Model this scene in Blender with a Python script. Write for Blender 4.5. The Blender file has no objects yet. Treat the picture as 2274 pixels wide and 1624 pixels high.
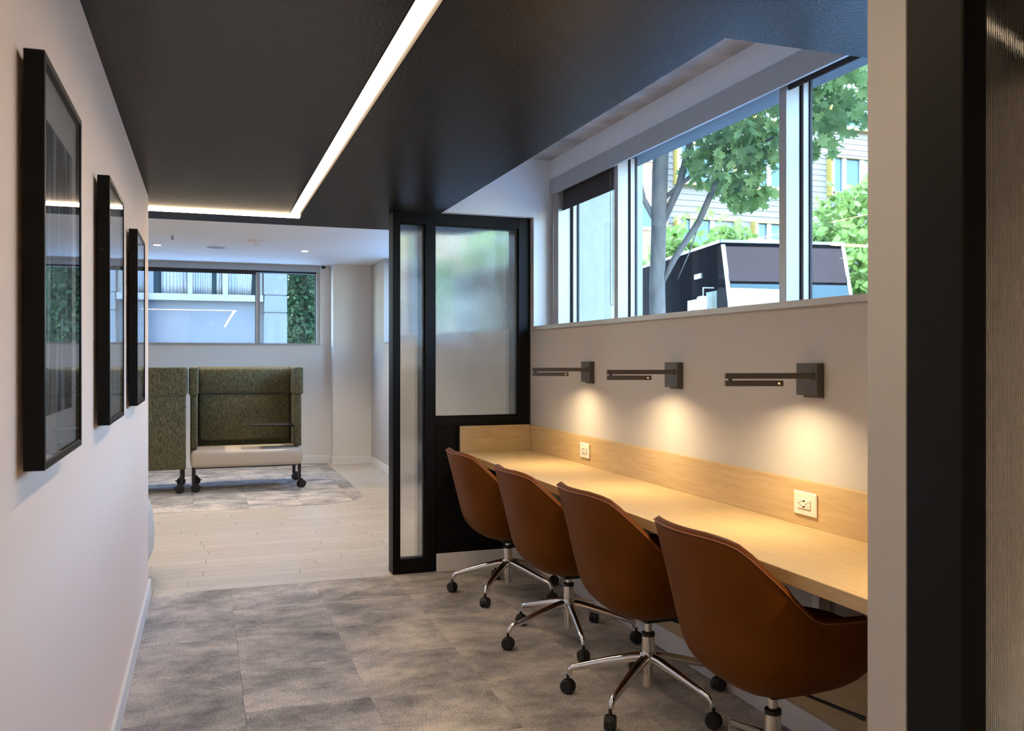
import bpy, bmesh, math, random
from mathutils import Vector, Matrix
random.seed(7)
scene = bpy.context.scene
COL = scene.collection
PI = math.pi

# ------------------------------------------------------------------ camera
cam_d = bpy.data.cameras.new('camera')
cam = bpy.data.objects.new('camera', cam_d); COL.objects.link(cam)
cam.location = (0, 0, 1.36)
cam.rotation_euler = (PI/2, 0, -math.atan(682/1950))
cam_d.sensor_width = 36; cam_d.lens = 1950/2274*36
cam_d.shift_y = -15/2274
cam_d.clip_start = 0.05; cam_d.clip_end = 300
cam_d.dof.use_dof = True; cam_d.dof.focus_distance = 3.9; cam_d.dof.aperture_fstop = 9.0
scene.camera = cam

# ------------------------------------------------------------------ sky, sun, exposure
world = bpy.data.worlds.new('world'); scene.world = world
world.use_nodes = True
wn = world.node_tree.nodes; wl = world.node_tree.links
bg = wn['Background']
sky = wn.new('ShaderNodeTexSky'); sky.sky_type = 'NISHITA'; sky.sun_disc = False
sky.sun_elevation = math.radians(46); sky.sun_rotation = math.radians(220); sky.dust_density = 0.0
tint = wn.new('ShaderNodeMix'); tint.data_type = 'RGBA'; tint.blend_type = 'MULTIPLY'
tint.inputs[0].default_value = 1.0
wl.new(sky.outputs[0], tint.inputs[6]); tint.inputs[7].default_value = (0.93, 1.0, 1.07, 1)
wl.new(tint.outputs[2], bg.inputs[0])
bg.inputs[1].default_value = 4.1
sun_d = bpy.data.lights.new('sun', 'SUN'); sun_d.energy = 3.6; sun_d.angle = math.radians(0.6)
sun_d.color = (1.0, 0.97, 0.93)
sun = bpy.data.objects.new('sun', sun_d); COL.objects.link(sun)
sun.rotation_euler = Vector((0.45, 0.56, -0.70)).to_track_quat('-Z', 'Y').to_euler()
vs = scene.view_settings
vs.view_transform = 'Standard'; vs.look = 'None'; vs.gamma = 1.0; vs.exposure = 0.08
vs.use_curve_mapping = False
cy = scene.cycles
cy.use_denoising = True
cy.adaptive_threshold = 0.025
cy.max_bounces = 9; cy.diffuse_bounces = 5; cy.glossy_bounces = 4; cy.transmission_bounces = 8
cy.transparent_max_bounces = 16
cy.sample_clamp_indirect = 6.0
cy.caustics_reflective = False; cy.caustics_refractive = True
cy.blur_glossy = 0.5

# ------------------------------------------------------------------ materials
def nodes_of(name):
    m = bpy.data.materials.new(name); m.use_nodes = True
    nt = m.node_tree
    return m, nt, nt.nodes['Principled BSDF']

def mat(name, col, rough=0.5, metal=0.0, spec=0.5, var=0.0, vscale=6.0, stretch=(1, 1, 1), bump=0.0, bscale=200.0,
        bdist=0.002, rand=0.0, coat=0.0, sheen=0.0):
    m, nt, p = nodes_of(name)
    N, L = nt.nodes, nt.links
    p.inputs['Base Color'].default_value = (*col, 1)
    p.inputs['Roughness'].default_value = rough
    p.inputs['Metallic'].default_value = metal
    p.inputs['Specular IOR Level'].default_value = spec
    p.inputs['Coat Weight'].default_value = coat
    p.inputs['Sheen Weight'].default_value = sheen
    tc = N.new('ShaderNodeTexCoord')
    mp = N.new('ShaderNodeMapping'); mp.inputs['Scale'].default_value = stretch
    L.new(tc.outputs['Object'], mp.inputs[0])
    if rand:
        oi = N.new('ShaderNodeObjectInfo')
        mu = N.new('ShaderNodeVectorMath'); mu.operation = 'SCALE'
        cb = N.new('ShaderNodeCombineXYZ')
        for k in range(3): L.new(oi.outputs['Random'], cb.inputs[k])
        L.new(cb.outputs[0], mu.inputs[0]); mu.inputs['Scale'].default_value = 37.0
        L.new(mu.outputs[0], mp.inputs['Location'])
    if var:
        nz = N.new('ShaderNodeTexNoise'); nz.inputs['Scale'].default_value = vscale
        nz.inputs['Detail'].default_value = 6; nz.inputs['Roughness'].default_value = 0.6
        L.new(mp.outputs[0], nz.inputs['Vector'])
        cr = N.new('ShaderNodeValToRGB')
        cr.color_ramp.elements[0].position = 0.3; cr.color_ramp.elements[1].position = 0.7
        cr.color_ramp.elements[0].color = (*[c*(1-var) for c in col], 1)
        cr.color_ramp.elements[1].color = (*[min(1, c*(1+var)) for c in col], 1)
        L.new(nz.outputs['Fac'], cr.inputs[0])
        out = cr.outputs[0]
        if rand:
            hs = N.new('ShaderNodeHueSaturation')
            mr = N.new('ShaderNodeMapRange'); mr.inputs[3].default_value = 1-rand; mr.inputs[4].default_value = 1+rand
            L.new(oi.outputs['Random'], mr.inputs[0]); L.new(mr.outputs[0], hs.inputs['Value'])
            L.new(out, hs.inputs['Color']); out = hs.outputs[0]
        L.new(out, p.inputs['Base Color'])
    if bump:
        nb = N.new('ShaderNodeTexNoise'); nb.inputs['Scale'].default_value = bscale
        nb.inputs['Detail'].default_value = 3
        L.new(mp.outputs[0], nb.inputs['Vector'])
        bp = N.new('ShaderNodeBump'); bp.inputs['Strength'].default_value = bump; bp.inputs['Distance'].default_value = bdist
        L.new(nb.outputs['Fac'], bp.inputs['Height']); L.new(bp.outputs[0], p.inputs['Normal'])
    return m

def emit(name, col, strength):
    m, nt, p = nodes_of(name)
    p.inputs['Base Color'].default_value = (0.8, 0.8, 0.8, 1)
    p.inputs['Emission Color'].default_value = (*col, 1); p.inputs['Emission Strength'].default_value = strength
    return m

def pane_mat(name, tintc=(0.93, 0.96, 0.95), r0=0.026):
    m = bpy.data.materials.new(name); m.use_nodes = True
    nt = m.node_tree; N, L = nt.nodes, nt.links
    N.remove(N['Principled BSDF']); out = N['Material Output']
    tr = N.new('ShaderNodeBsdfTransparent'); tr.inputs[0].default_value = (*tintc, 1)
    gl = N.new('ShaderNodeBsdfGlossy'); gl.inputs['Roughness'].default_value = 0.0
    ge = N.new('ShaderNodeNewGeometry')
    dt = N.new('ShaderNodeVectorMath'); dt.operation = 'DOT_PRODUCT'
    L.new(ge.outputs['Incoming'], dt.inputs[0]); L.new(ge.outputs['Normal'], dt.inputs[1])
    ab = N.new('ShaderNodeMath'); ab.operation = 'ABSOLUTE'; L.new(dt.outputs['Value'], ab.inputs[0])
    om = N.new('ShaderNodeMath'); om.operation = 'SUBTRACT'; om.inputs[0].default_value = 1; L.new(ab.outputs[0], om.inputs[1])
    pw = N.new('ShaderNodeMath'); pw.operation = 'POWER'; pw.inputs[1].default_value = 5; L.new(om.outputs[0], pw.inputs[0])
    ma = N.new('ShaderNodeMath'); ma.operation = 'MULTIPLY_ADD'; ma.inputs[1].default_value = 1-r0; ma.inputs[2].default_value = r0
    L.new(pw.outputs[0], ma.inputs[0])
    mx = N.new('ShaderNodeMixShader'); L.new(ma.outputs[0], mx.inputs[0]); L.new(tr.outputs[0], mx.inputs[1]); L.new(gl.outputs[0], mx.inputs[2])
    L.new(mx.outputs[0], out.inputs[0])
    return m

def carpet_mat():
    m, nt, p = nodes_of('carpet')
    N, L = nt.nodes, nt.links
    tc = N.new('ShaderNodeTexCoord'); oi = N.new('ShaderNodeObjectInfo')
    mp = N.new('ShaderNodeMapping'); mp.inputs['Scale'].default_value = (1.0, 1.3, 1)
    cb = N.new('ShaderNodeCombineXYZ')
    m1 = N.new('ShaderNodeMath'); m1.operation = 'MULTIPLY'; m1.inputs[1].default_value = 91.0
    L.new(oi.outputs['Random'], m1.inputs[0]); L.new(m1.outputs[0], cb.inputs[0]); L.new(m1.outputs[0], cb.inputs[1])
    L.new(tc.outputs['Object'], mp.inputs[0]); L.new(cb.outputs[0], mp.inputs['Location'])
    n1 = N.new('ShaderNodeTexNoise'); n1.inputs['Scale'].default_value = 2.6; n1.inputs['Detail'].default_value = 12
    n1.inputs['Roughness'].default_value = 0.7; n1.inputs['Distortion'].default_value = 0.15
    L.new(mp.outputs[0], n1.inputs['Vector'])
    cr = N.new('ShaderNodeValToRGB'); e = cr.color_ramp.elements
    e[0].position = 0.34; e[0].color = (0.20, 0.19, 0.182, 1)
    e[1].position = 0.64; e[1].color = (0.62, 0.56, 0.505, 1)
    q = e.new(0.46); q.color = (0.34, 0.325, 0.312, 1)
    q = e.new(0.54); q.color = (0.46, 0.43, 0.40, 1)
    L.new(n1.outputs['Fac'], cr.inputs[0])
    n2 = N.new('ShaderNodeTexNoise'); n2.inputs['Scale'].default_value = 150; n2.inputs['Detail'].default_value = 2
    L.new(tc.outputs['Object'], n2.inputs['Vector'])
    mx = N.new('ShaderNodeMix'); mx.data_type = 'RGBA'; mx.blend_type = 'OVERLAY'; mx.inputs[0].default_value = 1.0
    L.new(cr.outputs[0], mx.inputs[6]); L.new(n2.outputs['Fac'], mx.inputs[7])
    L.new(mx.outputs[2], p.inputs['Base Color'])
    p.inputs['Roughness'].default_value = 0.95; p.inputs['Specular IOR Level'].default_value = 0.1
    bp = N.new('ShaderNodeBump'); bp.inputs['Strength'].default_value = 0.8; bp.inputs['Distance'].default_value = 0.004
    L.new(n2.outputs['Fac'], bp.inputs['Height']); L.new(bp.outputs[0], p.inputs['Normal'])
    return m

def wood_mat(name, c1, c2, axis, rough=0.4, rand=0.0, scale=9.0):
    m, nt, p = nodes_of(name)
    N, L = nt.nodes, nt.links
    tc = N.new('ShaderNodeTexCoord'); mp = N.new('ShaderNodeMapping')
    s = [9.0, 9.0, 9.0]; s[axis] = 0.55
    mp.inputs['Scale'].default_value = s
    L.new(tc.outputs['Object'], mp.inputs[0])
    oi = N.new('ShaderNodeObjectInfo')
    if rand:
        m1 = N.new('ShaderNodeMath'); m1.operation = 'MULTIPLY'; m1.inputs[1].default_value = 53.0
        L.new(oi.outputs['Random'], m1.inputs[0])
        cb = N.new('ShaderNodeCombineXYZ'); [L.new(m1.outputs[0], cb.inputs[k]) for k in range(3)]
        L.new(cb.outputs[0], mp.inputs['Location'])
    nz = N.new('ShaderNodeTexNoise'); nz.inputs['Scale'].default_value = scale; nz.inputs['Detail'].default_value = 7
    nz.inputs['Roughness'].default_value = 0.65; nz.inputs['Distortion'].default_value = 0.25
    L.new(mp.outputs[0], nz.inputs['Vector'])
    cr = N.new('ShaderNodeValToRGB'); cr.color_ramp.elements[0].position = 0.3; cr.color_ramp.elements[1].position = 0.72
    cr.color_ramp.elements[0].color = (*c1, 1); cr.color_ramp.elements[1].color = (*c2, 1)
    L.new(nz.outputs['Fac'], cr.inputs[0])
    out = cr.outputs[0]
    if rand:
        hs = N.new('ShaderNodeHueSaturation'); mr = N.new('ShaderNodeMapRange')
        mr.inputs[3].default_value = 1-rand; mr.inputs[4].default_value = 1+rand
        L.new(oi.outputs['Random'], mr.inputs[0]); L.new(mr.outputs[0], hs.inputs['Value']); L.new(out, hs.inputs['Color'])
        out = hs.outputs[0]
    L.new(out, p.inputs['Base Color'])
    p.inputs['Roughness'].default_value = rough
    return m

def leaf_mat(name, c1, c2):
    m = bpy.data.materials.new(name); m.use_nodes = True
    nt = m.node_tree; N, L = nt.nodes, nt.links
    N.remove(N['Principled BSDF']); out = N['Material Output']
    tc = N.new('ShaderNodeTexCoord'); nz = N.new('ShaderNodeTexNoise'); nz.inputs['Scale'].default_value = 4.0
    nz.inputs['Detail'].default_value = 4
    L.new(tc.outputs['Object'], nz.inputs['Vector'])
    cr = N.new('ShaderNodeValToRGB'); cr.color_ramp.elements[0].position = 0.35; cr.color_ramp.elements[1].position = 0.65
    cr.color_ramp.elements[0].color = (*c1, 1); cr.color_ramp.elements[1].color = (*c2, 1)
    L.new(nz.outputs['Fac'], cr.inputs[0])
    d = N.new('ShaderNodeBsdfDiffuse'); t = N.new('ShaderNodeBsdfTranslucent')
    L.new(cr.outputs[0], d.inputs[0]); L.new(cr.outputs[0], t.inputs[0])
    mx = N.new('ShaderNodeMixShader'); mx.inputs[0].default_value = 0.45
    L.new(d.outputs[0], mx.inputs[1]); L.new(t.outputs[0], mx.inputs[2]); L.new(mx.outputs[0], out.inputs[0])
    return m

def print_mat(name, seed, dark, light):
    m, nt, p = nodes_of(name)
    N, L = nt.nodes, nt.links
    tc = N.new('ShaderNodeTexCoord'); mp = N.new('ShaderNodeMapping')
    mp.inputs['Location'].default_value = (seed, seed*2, 0); mp.inputs['Scale'].default_value = (1, 14, 1.2)
    L.new(tc.outputs['Object'], mp.inputs[0])
    nz = N.new('ShaderNodeTexNoise'); nz.inputs['Scale'].default_value = 2.0; nz.inputs['Detail'].default_value = 3
    L.new(mp.outputs[0], nz.inputs['Vector'])
    cr = N.new('ShaderNodeValToRGB'); e = cr.color_ramp.elements
    e[0].position = 0.50; e[0].color = (*dark, 1); e[1].position = 0.66; e[1].color = (*light, 1)
    L.new(nz.outputs['Fac'], cr.inputs[0]); L.new(cr.outputs[0], p.inputs['Base Color'])
    p.inputs['Roughness'].default_value = 0.7
    return m

M = dict(
    wall_shaded=mat('shaded_wall_paint', (0.50, 0.475, 0.445), 0.75, spec=0.2, bump=0.05, bscale=150),  # wall paint darkened to carry the shade on the window wall
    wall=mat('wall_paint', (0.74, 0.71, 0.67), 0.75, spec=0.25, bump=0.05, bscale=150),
    wall_lit=mat('warm_lit_wall_paint', (0.90, 0.735, 0.625), 0.75, spec=0.2, bump=0.05, bscale=150),  # same wall paint, tinted to carry warm light on the corridor wall
    white=mat('white_paint', (0.80, 0.80, 0.79), 0.6, spec=0.3),
    concrete=mat('raw_concrete', (0.44, 0.43, 0.42), 0.85, var=0.3, vscale=5, bump=0.3, bscale=60),
    channel=mat('dark_channel', (0.035, 0.034, 0.033), 0.6, spec=0.0),
    alu=mat('anodised_aluminium', (0.42, 0.39, 0.365), 0.45, metal=0.25, bump=0.02, bscale=300),
    wall_end=mat('wall_end_shade_paint', (0.43, 0.43, 0.425), 0.75, spec=0.2, bump=0.06, bscale=150),  # wall paint greyed to hold back the warm light on the wall end
    headrail=mat('dark_head_rail', (0.05, 0.055, 0.058), 0.5),
    fascia=mat('grey_fascia', (0.42, 0.43, 0.43), 0.5, spec=0.4),
    gasket=mat('black_rubber', (0.01, 0.01, 0.011), 0.6),
    black=mat('black_powder_coat', (0.006, 0.006, 0.0062), 0.45, spec=0.12, bump=0.04, bscale=500),
    blackp=mat('black_plastic', (0.008, 0.008, 0.009), 0.5),
    base=mat('baseboard_white', (0.78, 0.77, 0.75), 0.5),
    chrome=mat('polished_aluminium', (0.80, 0.79, 0.78), 0.12, metal=1.0, bump=0.01, bscale=50),
    leather=mat('tan_leather', (0.128, 0.037, 0.0032), 0.5, spec=0.1, var=0.10, vscale=7, bump=0.12, bscale=420, bdist=0.001),
    stitch=mat('tan_thread', (0.30, 0.105, 0.03), 0.5),
    lamp=mat('dark_bronze', (0.085, 0.074, 0.062), 0.5, metal=0.2, spec=0.3),
    ivory=mat('ivory_plastic', (0.80, 0.72, 0.62), 0.35),
    tweed=mat('olive_tweed', (0.118, 0.113, 0.064), 0.9, spec=0.15, var=0.75, vscale=60, stretch=(2.2, 2.2, 0.5), bump=0.4, bscale=300, sheen=0.15),
    seatcream=mat('cream_vinyl', (0.56, 0.50, 0.42), 0.5, spec=0.35, bump=0.05, bscale=300),
    pouf=mat('pale_grey_upholstery', (0.60, 0.58, 0.54), 0.8, bump=0.1, bscale=400),
    blind=mat('charcoal_blind', (0.040, 0.036, 0.035), 0.8, bump=0.08, bscale=900),
    chain=mat('steel_chain', (0.35, 0.34, 0.32), 0.4, metal=0.6),
    mat_board=mat('white_mat_board', (0.80, 0.81, 0.80), 0.8),
    plastic_white=mat('white_plastic', (0.82, 0.82, 0.80), 0.4),
    speaker=mat('grey_grille', (0.30, 0.32, 0.33), 0.7),
    oak=wood_mat('oak_laminate', (0.43, 0.295, 0.14), (0.57, 0.42, 0.225), 1, 0.38),
    oak_z=wood_mat('oak_laminate_return', (0.43, 0.295, 0.14), (0.57, 0.42, 0.225), 0, 0.38),
    plank=wood_mat('pale_plank', (0.47, 0.42, 0.36), (0.62, 0.575, 0.51), 0, 0.33, rand=0.06),
    carpet=carpet_mat(),
    stucco=mat('pale_stucco', (0.26, 0.255, 0.245), 0.9, var=0.06, vscale=20, bump=0.5, bscale=90, bdist=0.006),
    glass=pane_mat('window_glass'),
    picglass=pane_mat('picture_glass', (0.97, 0.97, 0.97), 0.04),
    strip=emit('strip_diffuser', (1.0, 0.75, 0.50), 29.0),
    lampglow=emit('lamp_lens', (1.0, 0.76, 0.48), 12.0),
    downglow=emit('downlight_lens', (1.0, 0.78, 0.5), 10.0),
    amber=emit('amber_switch', (1.0, 0.55, 0.15), 1.2),
    frontage=mat('frontage_bounce', (0.70, 0.64, 0.57), 0.9, var=0.05, vscale=1),  # kept pale so the unseen frontage bounces light into the room
    asphalt=mat('asphalt', (0.17, 0.17, 0.175), 0.9, var=0.2, vscale=3),
    pave=mat('sidewalk_concrete', (0.76, 0.78, 0.80), 0.9, var=0.1, vscale=2),
    siding=mat('grey_beige_siding', (0.135, 0.122, 0.110), 0.8, var=0.12, vscale=1.5, stretch=(0.3, 1, 4)),
    orange=mat('orange_panel', (0.20, 0.11, 0.05), 0.7),
    yellow=mat('yellow_window_frame', (0.24, 0.17, 0.035), 0.5),
    winwhite=mat('white_window_frame', (0.26, 0.26, 0.25), 0.5),
    farglass=mat('far_window_glass', (0.03, 0.06, 0.068), 0.1, spec=0.35),
    bluewall=mat('grey_render_wall', (0.15, 0.16, 0.175), 0.85, var=0.05, vscale=2),
    curtain=mat('sheer_curtain', (0.82, 0.83, 0.84), 0.9),
    van=mat('dark_brown_van_paint', (0.008, 0.007, 0.0075), 0.4, spec=0.0, coat=0.0),
    vancap=mat('van_cap_glazing', (0.06, 0.038, 0.032), 0.25, spec=0.04, coat=0.0),
    cabglass=mat('cab_glass', (0.075, 0.105, 0.105), 0.15, spec=0.03),
    cream=mat('cream_metal', (0.22, 0.22, 0.19), 0.5),
    carpaint=mat('dark_car_paint', (0.03, 0.035, 0.045), 0.12, spec=0.7, coat=0.8),
    bark=mat('grey_bark', (0.13, 0.118, 0.105), 0.95, var=0.35, vscale=8, stretch=(1, 1, 0.5), bump=0.6, bscale=25, bdist=0.01),
    leaf=leaf_mat('maple_leaf', (0.14, 0.22, 0.07), (0.27, 0.36, 0.14)),
    leafsun=leaf_mat('sunlit_leaf', (0.15, 0.24, 0.05), (0.28, 0.36, 0.12)),
    conifer=leaf_mat('conifer_green', (0.035, 0.07, 0.035), (0.12, 0.17, 0.085)),
    blossom=leaf_mat('yellow_green_leaf', (0.45, 0.52, 0.08), (0.65, 0.66, 0.15)),
)
def satin_black():
    m = bpy.data.materials.new('satin_black_ceiling'); m.use_nodes = True
    nt = m.node_tree; N, L = nt.nodes, nt.links
    N.remove(N['Principled BSDF']); out = N['Material Output']
    tc = N.new('ShaderNodeTexCoord'); nb = N.new('ShaderNodeTexNoise'); nb.inputs['Scale'].default_value = 130; nb.inputs['Detail'].default_value = 3
    L.new(tc.outputs['Object'], nb.inputs['Vector'])
    bp = N.new('ShaderNodeBump'); bp.inputs['Strength'].default_value = 0.4; bp.inputs['Distance'].default_value = 0.0035
    L.new(nb.outputs['Fac'], bp.inputs['Height'])
    d = N.new('ShaderNodeBsdfDiffuse'); d.inputs[0].default_value = (0.010, 0.010, 0.0104, 1)
    g = N.new('ShaderNodeBsdfGlossy'); g.inputs['Roughness'].default_value = 0.26
    L.new(bp.outputs[0], d.inputs['Normal']); L.new(bp.outputs[0], g.inputs['Normal'])
    mx = N.new('ShaderNodeMixShader'); mx.inputs[0].default_value = 0.12
    L.new(d.outputs[0], mx.inputs[1]); L.new(g.outputs[0], mx.inputs[2]); L.new(mx.outputs[0], out.inputs[0])
    return m
M['dark_ceiling'] = satin_black()
# textured (reeded, frosted) glass
def reeded():
    m, nt, p = nodes_of('reeded_glass')
    p.inputs['Base Color'].default_value = (0.93, 0.95, 0.94, 1)
    p.inputs['Transmission Weight'].default_value = 1.0
    p.inputs['Roughness'].default_value = 0.13
    p.inputs['IOR'].default_value = 1.35
    return m
M['reeded'] = reeded()
M['reeded_near'] = reeded(); M['reeded_near'].node_tree.nodes['Principled BSDF'].inputs['Roughness'].default_value = 0.06

# ------------------------------------------------------------------ mesh helpers
WPOS = {}
def wpos(o):
    return WPOS.get(o.name, Vector((0, 0, 0)))

def box(bm, x0, x1, y0, y1, z0, z1, bev=0.0, seg=1, mtx=None):
    vs_ = [bm.verts.new((x, y, z)) for x in (x0, x1) for y in (y0, y1) for z in (z0, z1)]
    F = [(0, 1, 3, 2), (4, 6, 7, 5), (0, 4, 5, 1), (2, 3, 7, 6), (0, 2, 6, 4), (1, 5, 7, 3)]
    fs = [bm.faces.new([vs_[i] for i in f]) for f in F]
    if bev > 0:
        es = list({e for f in fs for e in f.edges})
        r = bmesh.ops.bevel(bm, geom=es, offset=bev, segments=seg, affect='EDGES', profile=0.5)
        vs_ = list({v for f in r['faces'] for v in f.verts} | {v for v in vs_ if v.is_valid})
    if mtx is not None:
        bmesh.ops.transform(bm, matrix=mtx, verts=[v for v in vs_ if v.is_valid])
    return vs_

def tube(bm, pts, rad, n=10, cap=True, sx=1.0, up=None):
    pts = [Vector(p) for p in pts]
    if not isinstance(rad, (list, tuple)): rad = [rad]*len(pts)
    rings = []
    ref = Vector(up) if up else None
    for i, p in enumerate(pts):
        if i == 0: t = pts[1]-pts[0]
        elif i == len(pts)-1: t = pts[-1]-pts[-2]
        else: t = (pts[i+1]-pts[i]).normalized() + (pts[i]-pts[i-1]).normalized()
        t.normalize()
        if ref is None:
            ref = Vector((0, 0, 1)) if abs(t.z) < 0.9 else Vector((1, 0, 0))
        u = (ref - t*ref.dot(t)).normalized(); w = t.cross(u)
        ref = u
        rings.append([bm.verts.new(p + (u*math.cos(2*PI*k/n) + w*sx*math.sin(2*PI*k/n))*rad[i]) for k in range(n)])
    for a, b in zip(rings, rings[1:]):
        for k in range(n): bm.faces.new((a[k], a[(k+1) % n], b[(k+1) % n], b[k]))
    if cap:
        bm.faces.new(rings[0][::-1]); bm.faces.new(rings[-1])
    return rings

def lathe(bm, prof, n=24, c=(0, 0, 0), axis='z'):
    rings = []
    for r, z in prof:
        ring = []
        for k in range(n):
            a = 2*PI*k/n
            if axis == 'z': v = (c[0]+r*math.cos(a), c[1]+r*math.sin(a), c[2]+z)
            elif axis == 'x': v = (c[0]+z, c[1]+r*math.cos(a), c[2]+r*math.sin(a))
            else: v = (c[0]+r*math.cos(a), c[1]+z, c[2]+r*math.sin(a))
            ring.append(bm.verts.new(v))
        rings.append(ring)
    for a, b in zip(rings, rings[1:]):
        for k in range(n): bm.faces.new((a[k], a[(k+1) % n], b[(k+1) % n], b[k]))
    bm.faces.new(rings[0][::-1]); bm.faces.new(rings[-1])

def prism(bm, poly, axis, a0, a1):
    """poly: 2D points; axis: the axis it is extruded along (0,1,2)"""
    def mk(p, a):
        q = [p[0], p[1]]; q.insert(axis, a); return bm.verts.new(q)
    A = [mk(p, a0) for p in poly]; B_ = [mk(p, a1) for p in poly]
    n = len(poly)
    bm.faces.new(A); bm.faces.new(B_[::-1])
    for k in range(n): bm.faces.new((A[k], B_[k], B_[(k+1) % n], A[(k+1) % n]))

def obj(name, bm, material, parent=None, smooth=False, local=False, label=None, kind=None):
    bmesh.ops.recalc_face_normals(bm, faces=bm.faces[:])
    if parent is not None and not local:
        w = wpos(parent)
        if w.length > 0: bmesh.ops.translate(bm, vec=-w, verts=bm.verts[:])
    me = bpy.data.meshes.new(name); bm.to_mesh(me); bm.free()
    if smooth == 'auto':
        me.polygons.foreach_set('use_smooth', [True]*len(me.polygons))
        try: me.set_sharp_from_angle(angle=math.radians(38))
        except Exception: pass
    elif smooth:
        me.polygons.foreach_set('use_smooth', [True]*len(me.polygons))
    me.materials.append(material)
    o = bpy.data.objects.new(name, me); COL.objects.link(o)
    if parent is not None:
        o.parent = parent; WPOS[o.name] = wpos(parent)
    if label: o['label'] = label
    if kind: o['kind'] = kind
    return o

def bobj(name, dims, material, parent=None, bev=0.0, seg=1, **kw):
    bm = bmesh.new(); box(bm, *dims, bev=bev, seg=seg)
    return obj(name, bm, material, parent, smooth='auto' if (bev and seg > 1) else False, **kw)

def tag(o, label, cat, group=None):
    o['label'] = label; o['category'] = cat
    if group: o['group'] = group
    return o

def thing(name, label, cat, loc, rz=0.0, group=None):
    o = bpy.data.objects.new(name, None); COL.objects.link(o)
    o.location = loc; o.rotation_euler = (0, 0, rz); o.empty_display_size = 0.1
    WPOS[o.name] = Vector(loc)
    return tag(o, label, cat, group)

def sroot(name, loc, label=None):
    o = bpy.data.objects.new(name, None); COL.objects.link(o); o.location = loc
    o['kind'] = 'structure'; WPOS[o.name] = Vector(loc)
    if label: o['label'] = label
    return o

def struct(name, bm, m, label, smooth=False):
    o = obj(name, bm, m, None, smooth); o['kind'] = 'structure'; o['label'] = label
    return o

def boxes(lst):
    bm = bmesh.new()
    for b in lst: box(bm, *b)
    return bm

def copy_tree(o, parent=None):
    c = o.copy(); COL.objects.link(c); c.parent = parent
    for ch in list(o.children):
        copy_tree(ch, c)
    return c

# ------------------------------------------------------------------ the room shell
XL, XR = -0.306, 2.04
ZC = 2.29                # dark ceiling
Y0, YP, YF = -4.0, 5.456, 11.62
# floor with carpet tiles and planks
floor = struct('floor', boxes([(-5.2, 2.7, -4.1, 12.0, -0.15, -0.008)]), M['plank'], 'pale plank floor with grey carpet tiles along the corridor')
tile_me = None
T = 0.482; gx0 = 0.145 - T*1; n_t = 0
def tile_mesh(w, d):
    bm = bmesh.new(); box(bm, 0, w, 0, d, -0.009, 0.0)
    for v in bm.verts:
        if v.co.z > -0.001:
            v.co.x = min(max(v.co.x, 0.0005), w-0.0005); v.co.y = min(max(v.co.y, 0.0005), d-0.0005)
    bmesh.ops.recalc_face_normals(bm, faces=bm.faces[:])
    me = bpy.data.meshes.new('carpet_tile'); bm.to_mesh(me); bm.free(); me.materials.append(M['carpet']); return me
tcache = {}
def put(name, me, loc, par):
    o = bpy.data.objects.new(name, me); COL.objects.link(o); o.location = loc; o.parent = par
    return o
y = 5.45
while y > 1.2:
    y1 = max(y - T, 1.0)
    x = gx0
    while x < 2.05:
        xa, xb = max(x, XL), min(x+T, 2.05)
        if xb-xa > 0.02:
            key = (round(xb-xa, 3), round(y-y1, 3))
            if key not in tcache: tcache[key] = tile_mesh(*key)
            put('carpet_tile', tcache[key], (xa, y1, 0), floor)
        x += T
    y = y1
near_carpet = bobj('carpet_run', (-0.306, 2.7, -4.05, y, -0.009, 0.0), M['carpet'], floor)
# planks of the room beyond
PW = 0.122
rowY = 5.452; r = 0
pcache = {}
def plank_mesh(l, w):
    bm = bmesh.new(); box(bm, 0, l, 0, w, -0.0085, 0.0)
    for v in bm.verts:
        if v.co.z > -0.001:
            v.co.x = min(max(v.co.x, 0.0022), l-0.0022); v.co.y = min(max(v.co.y, 0.0009), w-0.0009)
    bmesh.ops.recalc_face_normals(bm, faces=bm.faces[:])
    me = bpy.data.meshes.new('plank'); bm.to_mesh(me); bm.free(); me.materials.append(M['plank']); return me
def under_carpet(xa, xb, ya, yb):
    return yb > 8.95 and xb < 1.40 and ya > 8.6
while rowY < 11.6:
    w = min(PW, 11.62-rowY)
    x = -1.15 - random.random()*1.1
    while x < 2.04:
        l = 1.22
        xa, xb = max(x, -2.2), min(x+l, 2.04)
        if xb-xa > 0.05 and not under_carpet(xa, xb, rowY, rowY+w):
            key = (round(xb-xa, 2), round(w, 3))
            if key not in pcache: pcache[key] = plank_mesh(*key)
            put('plank', pcache[key], (xa, rowY, -0.0002), floor)
        x += l
    rowY += w; r += 1
# inlaid carpet under the settees: tiles clipped to a rounded outline
outline = [(-4.9, 8.30), (0.95, 8.30)]
for k in range(1, 9):
    a = -PI/2 + k/8*PI/2
    outline.append((0.95+0.55*math.cos(a), 8.85+0.55*math.sin(a)))
outline += [(1.50, 11.61), (-4.9, 11.61)]
def clip(poly, cpoly):
    out = poly
    for i in range(len(cpoly)):
        a, b = cpoly[i], cpoly[(i+1) % len(cpoly)]
        ins = lambda p: (b[0]-a[0])*(p[1]-a[1]) - (b[1]-a[1])*(p[0]-a[0]) >= 0
        src, out = out, []
        for j in range(len(src)):
            p, q = src[j], src[(j+1) % len(src)]
            if ins(p): out.append(p)
            if ins(p) != ins(q):
                d1 = (b[0]-a[0])*(p[1]-a[1]) - (b[1]-a[1])*(p[0]-a[0])
                d2 = (b[0]-a[0])*(q[1]-a[1]) - (b[1]-a[1])*(q[0]-a[0])
                t = d1/(d1-d2); out.append((p[0]+t*(q[0]-p[0]), p[1]+t*(q[1]-p[1])))
        if not out: return []
    return out
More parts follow.
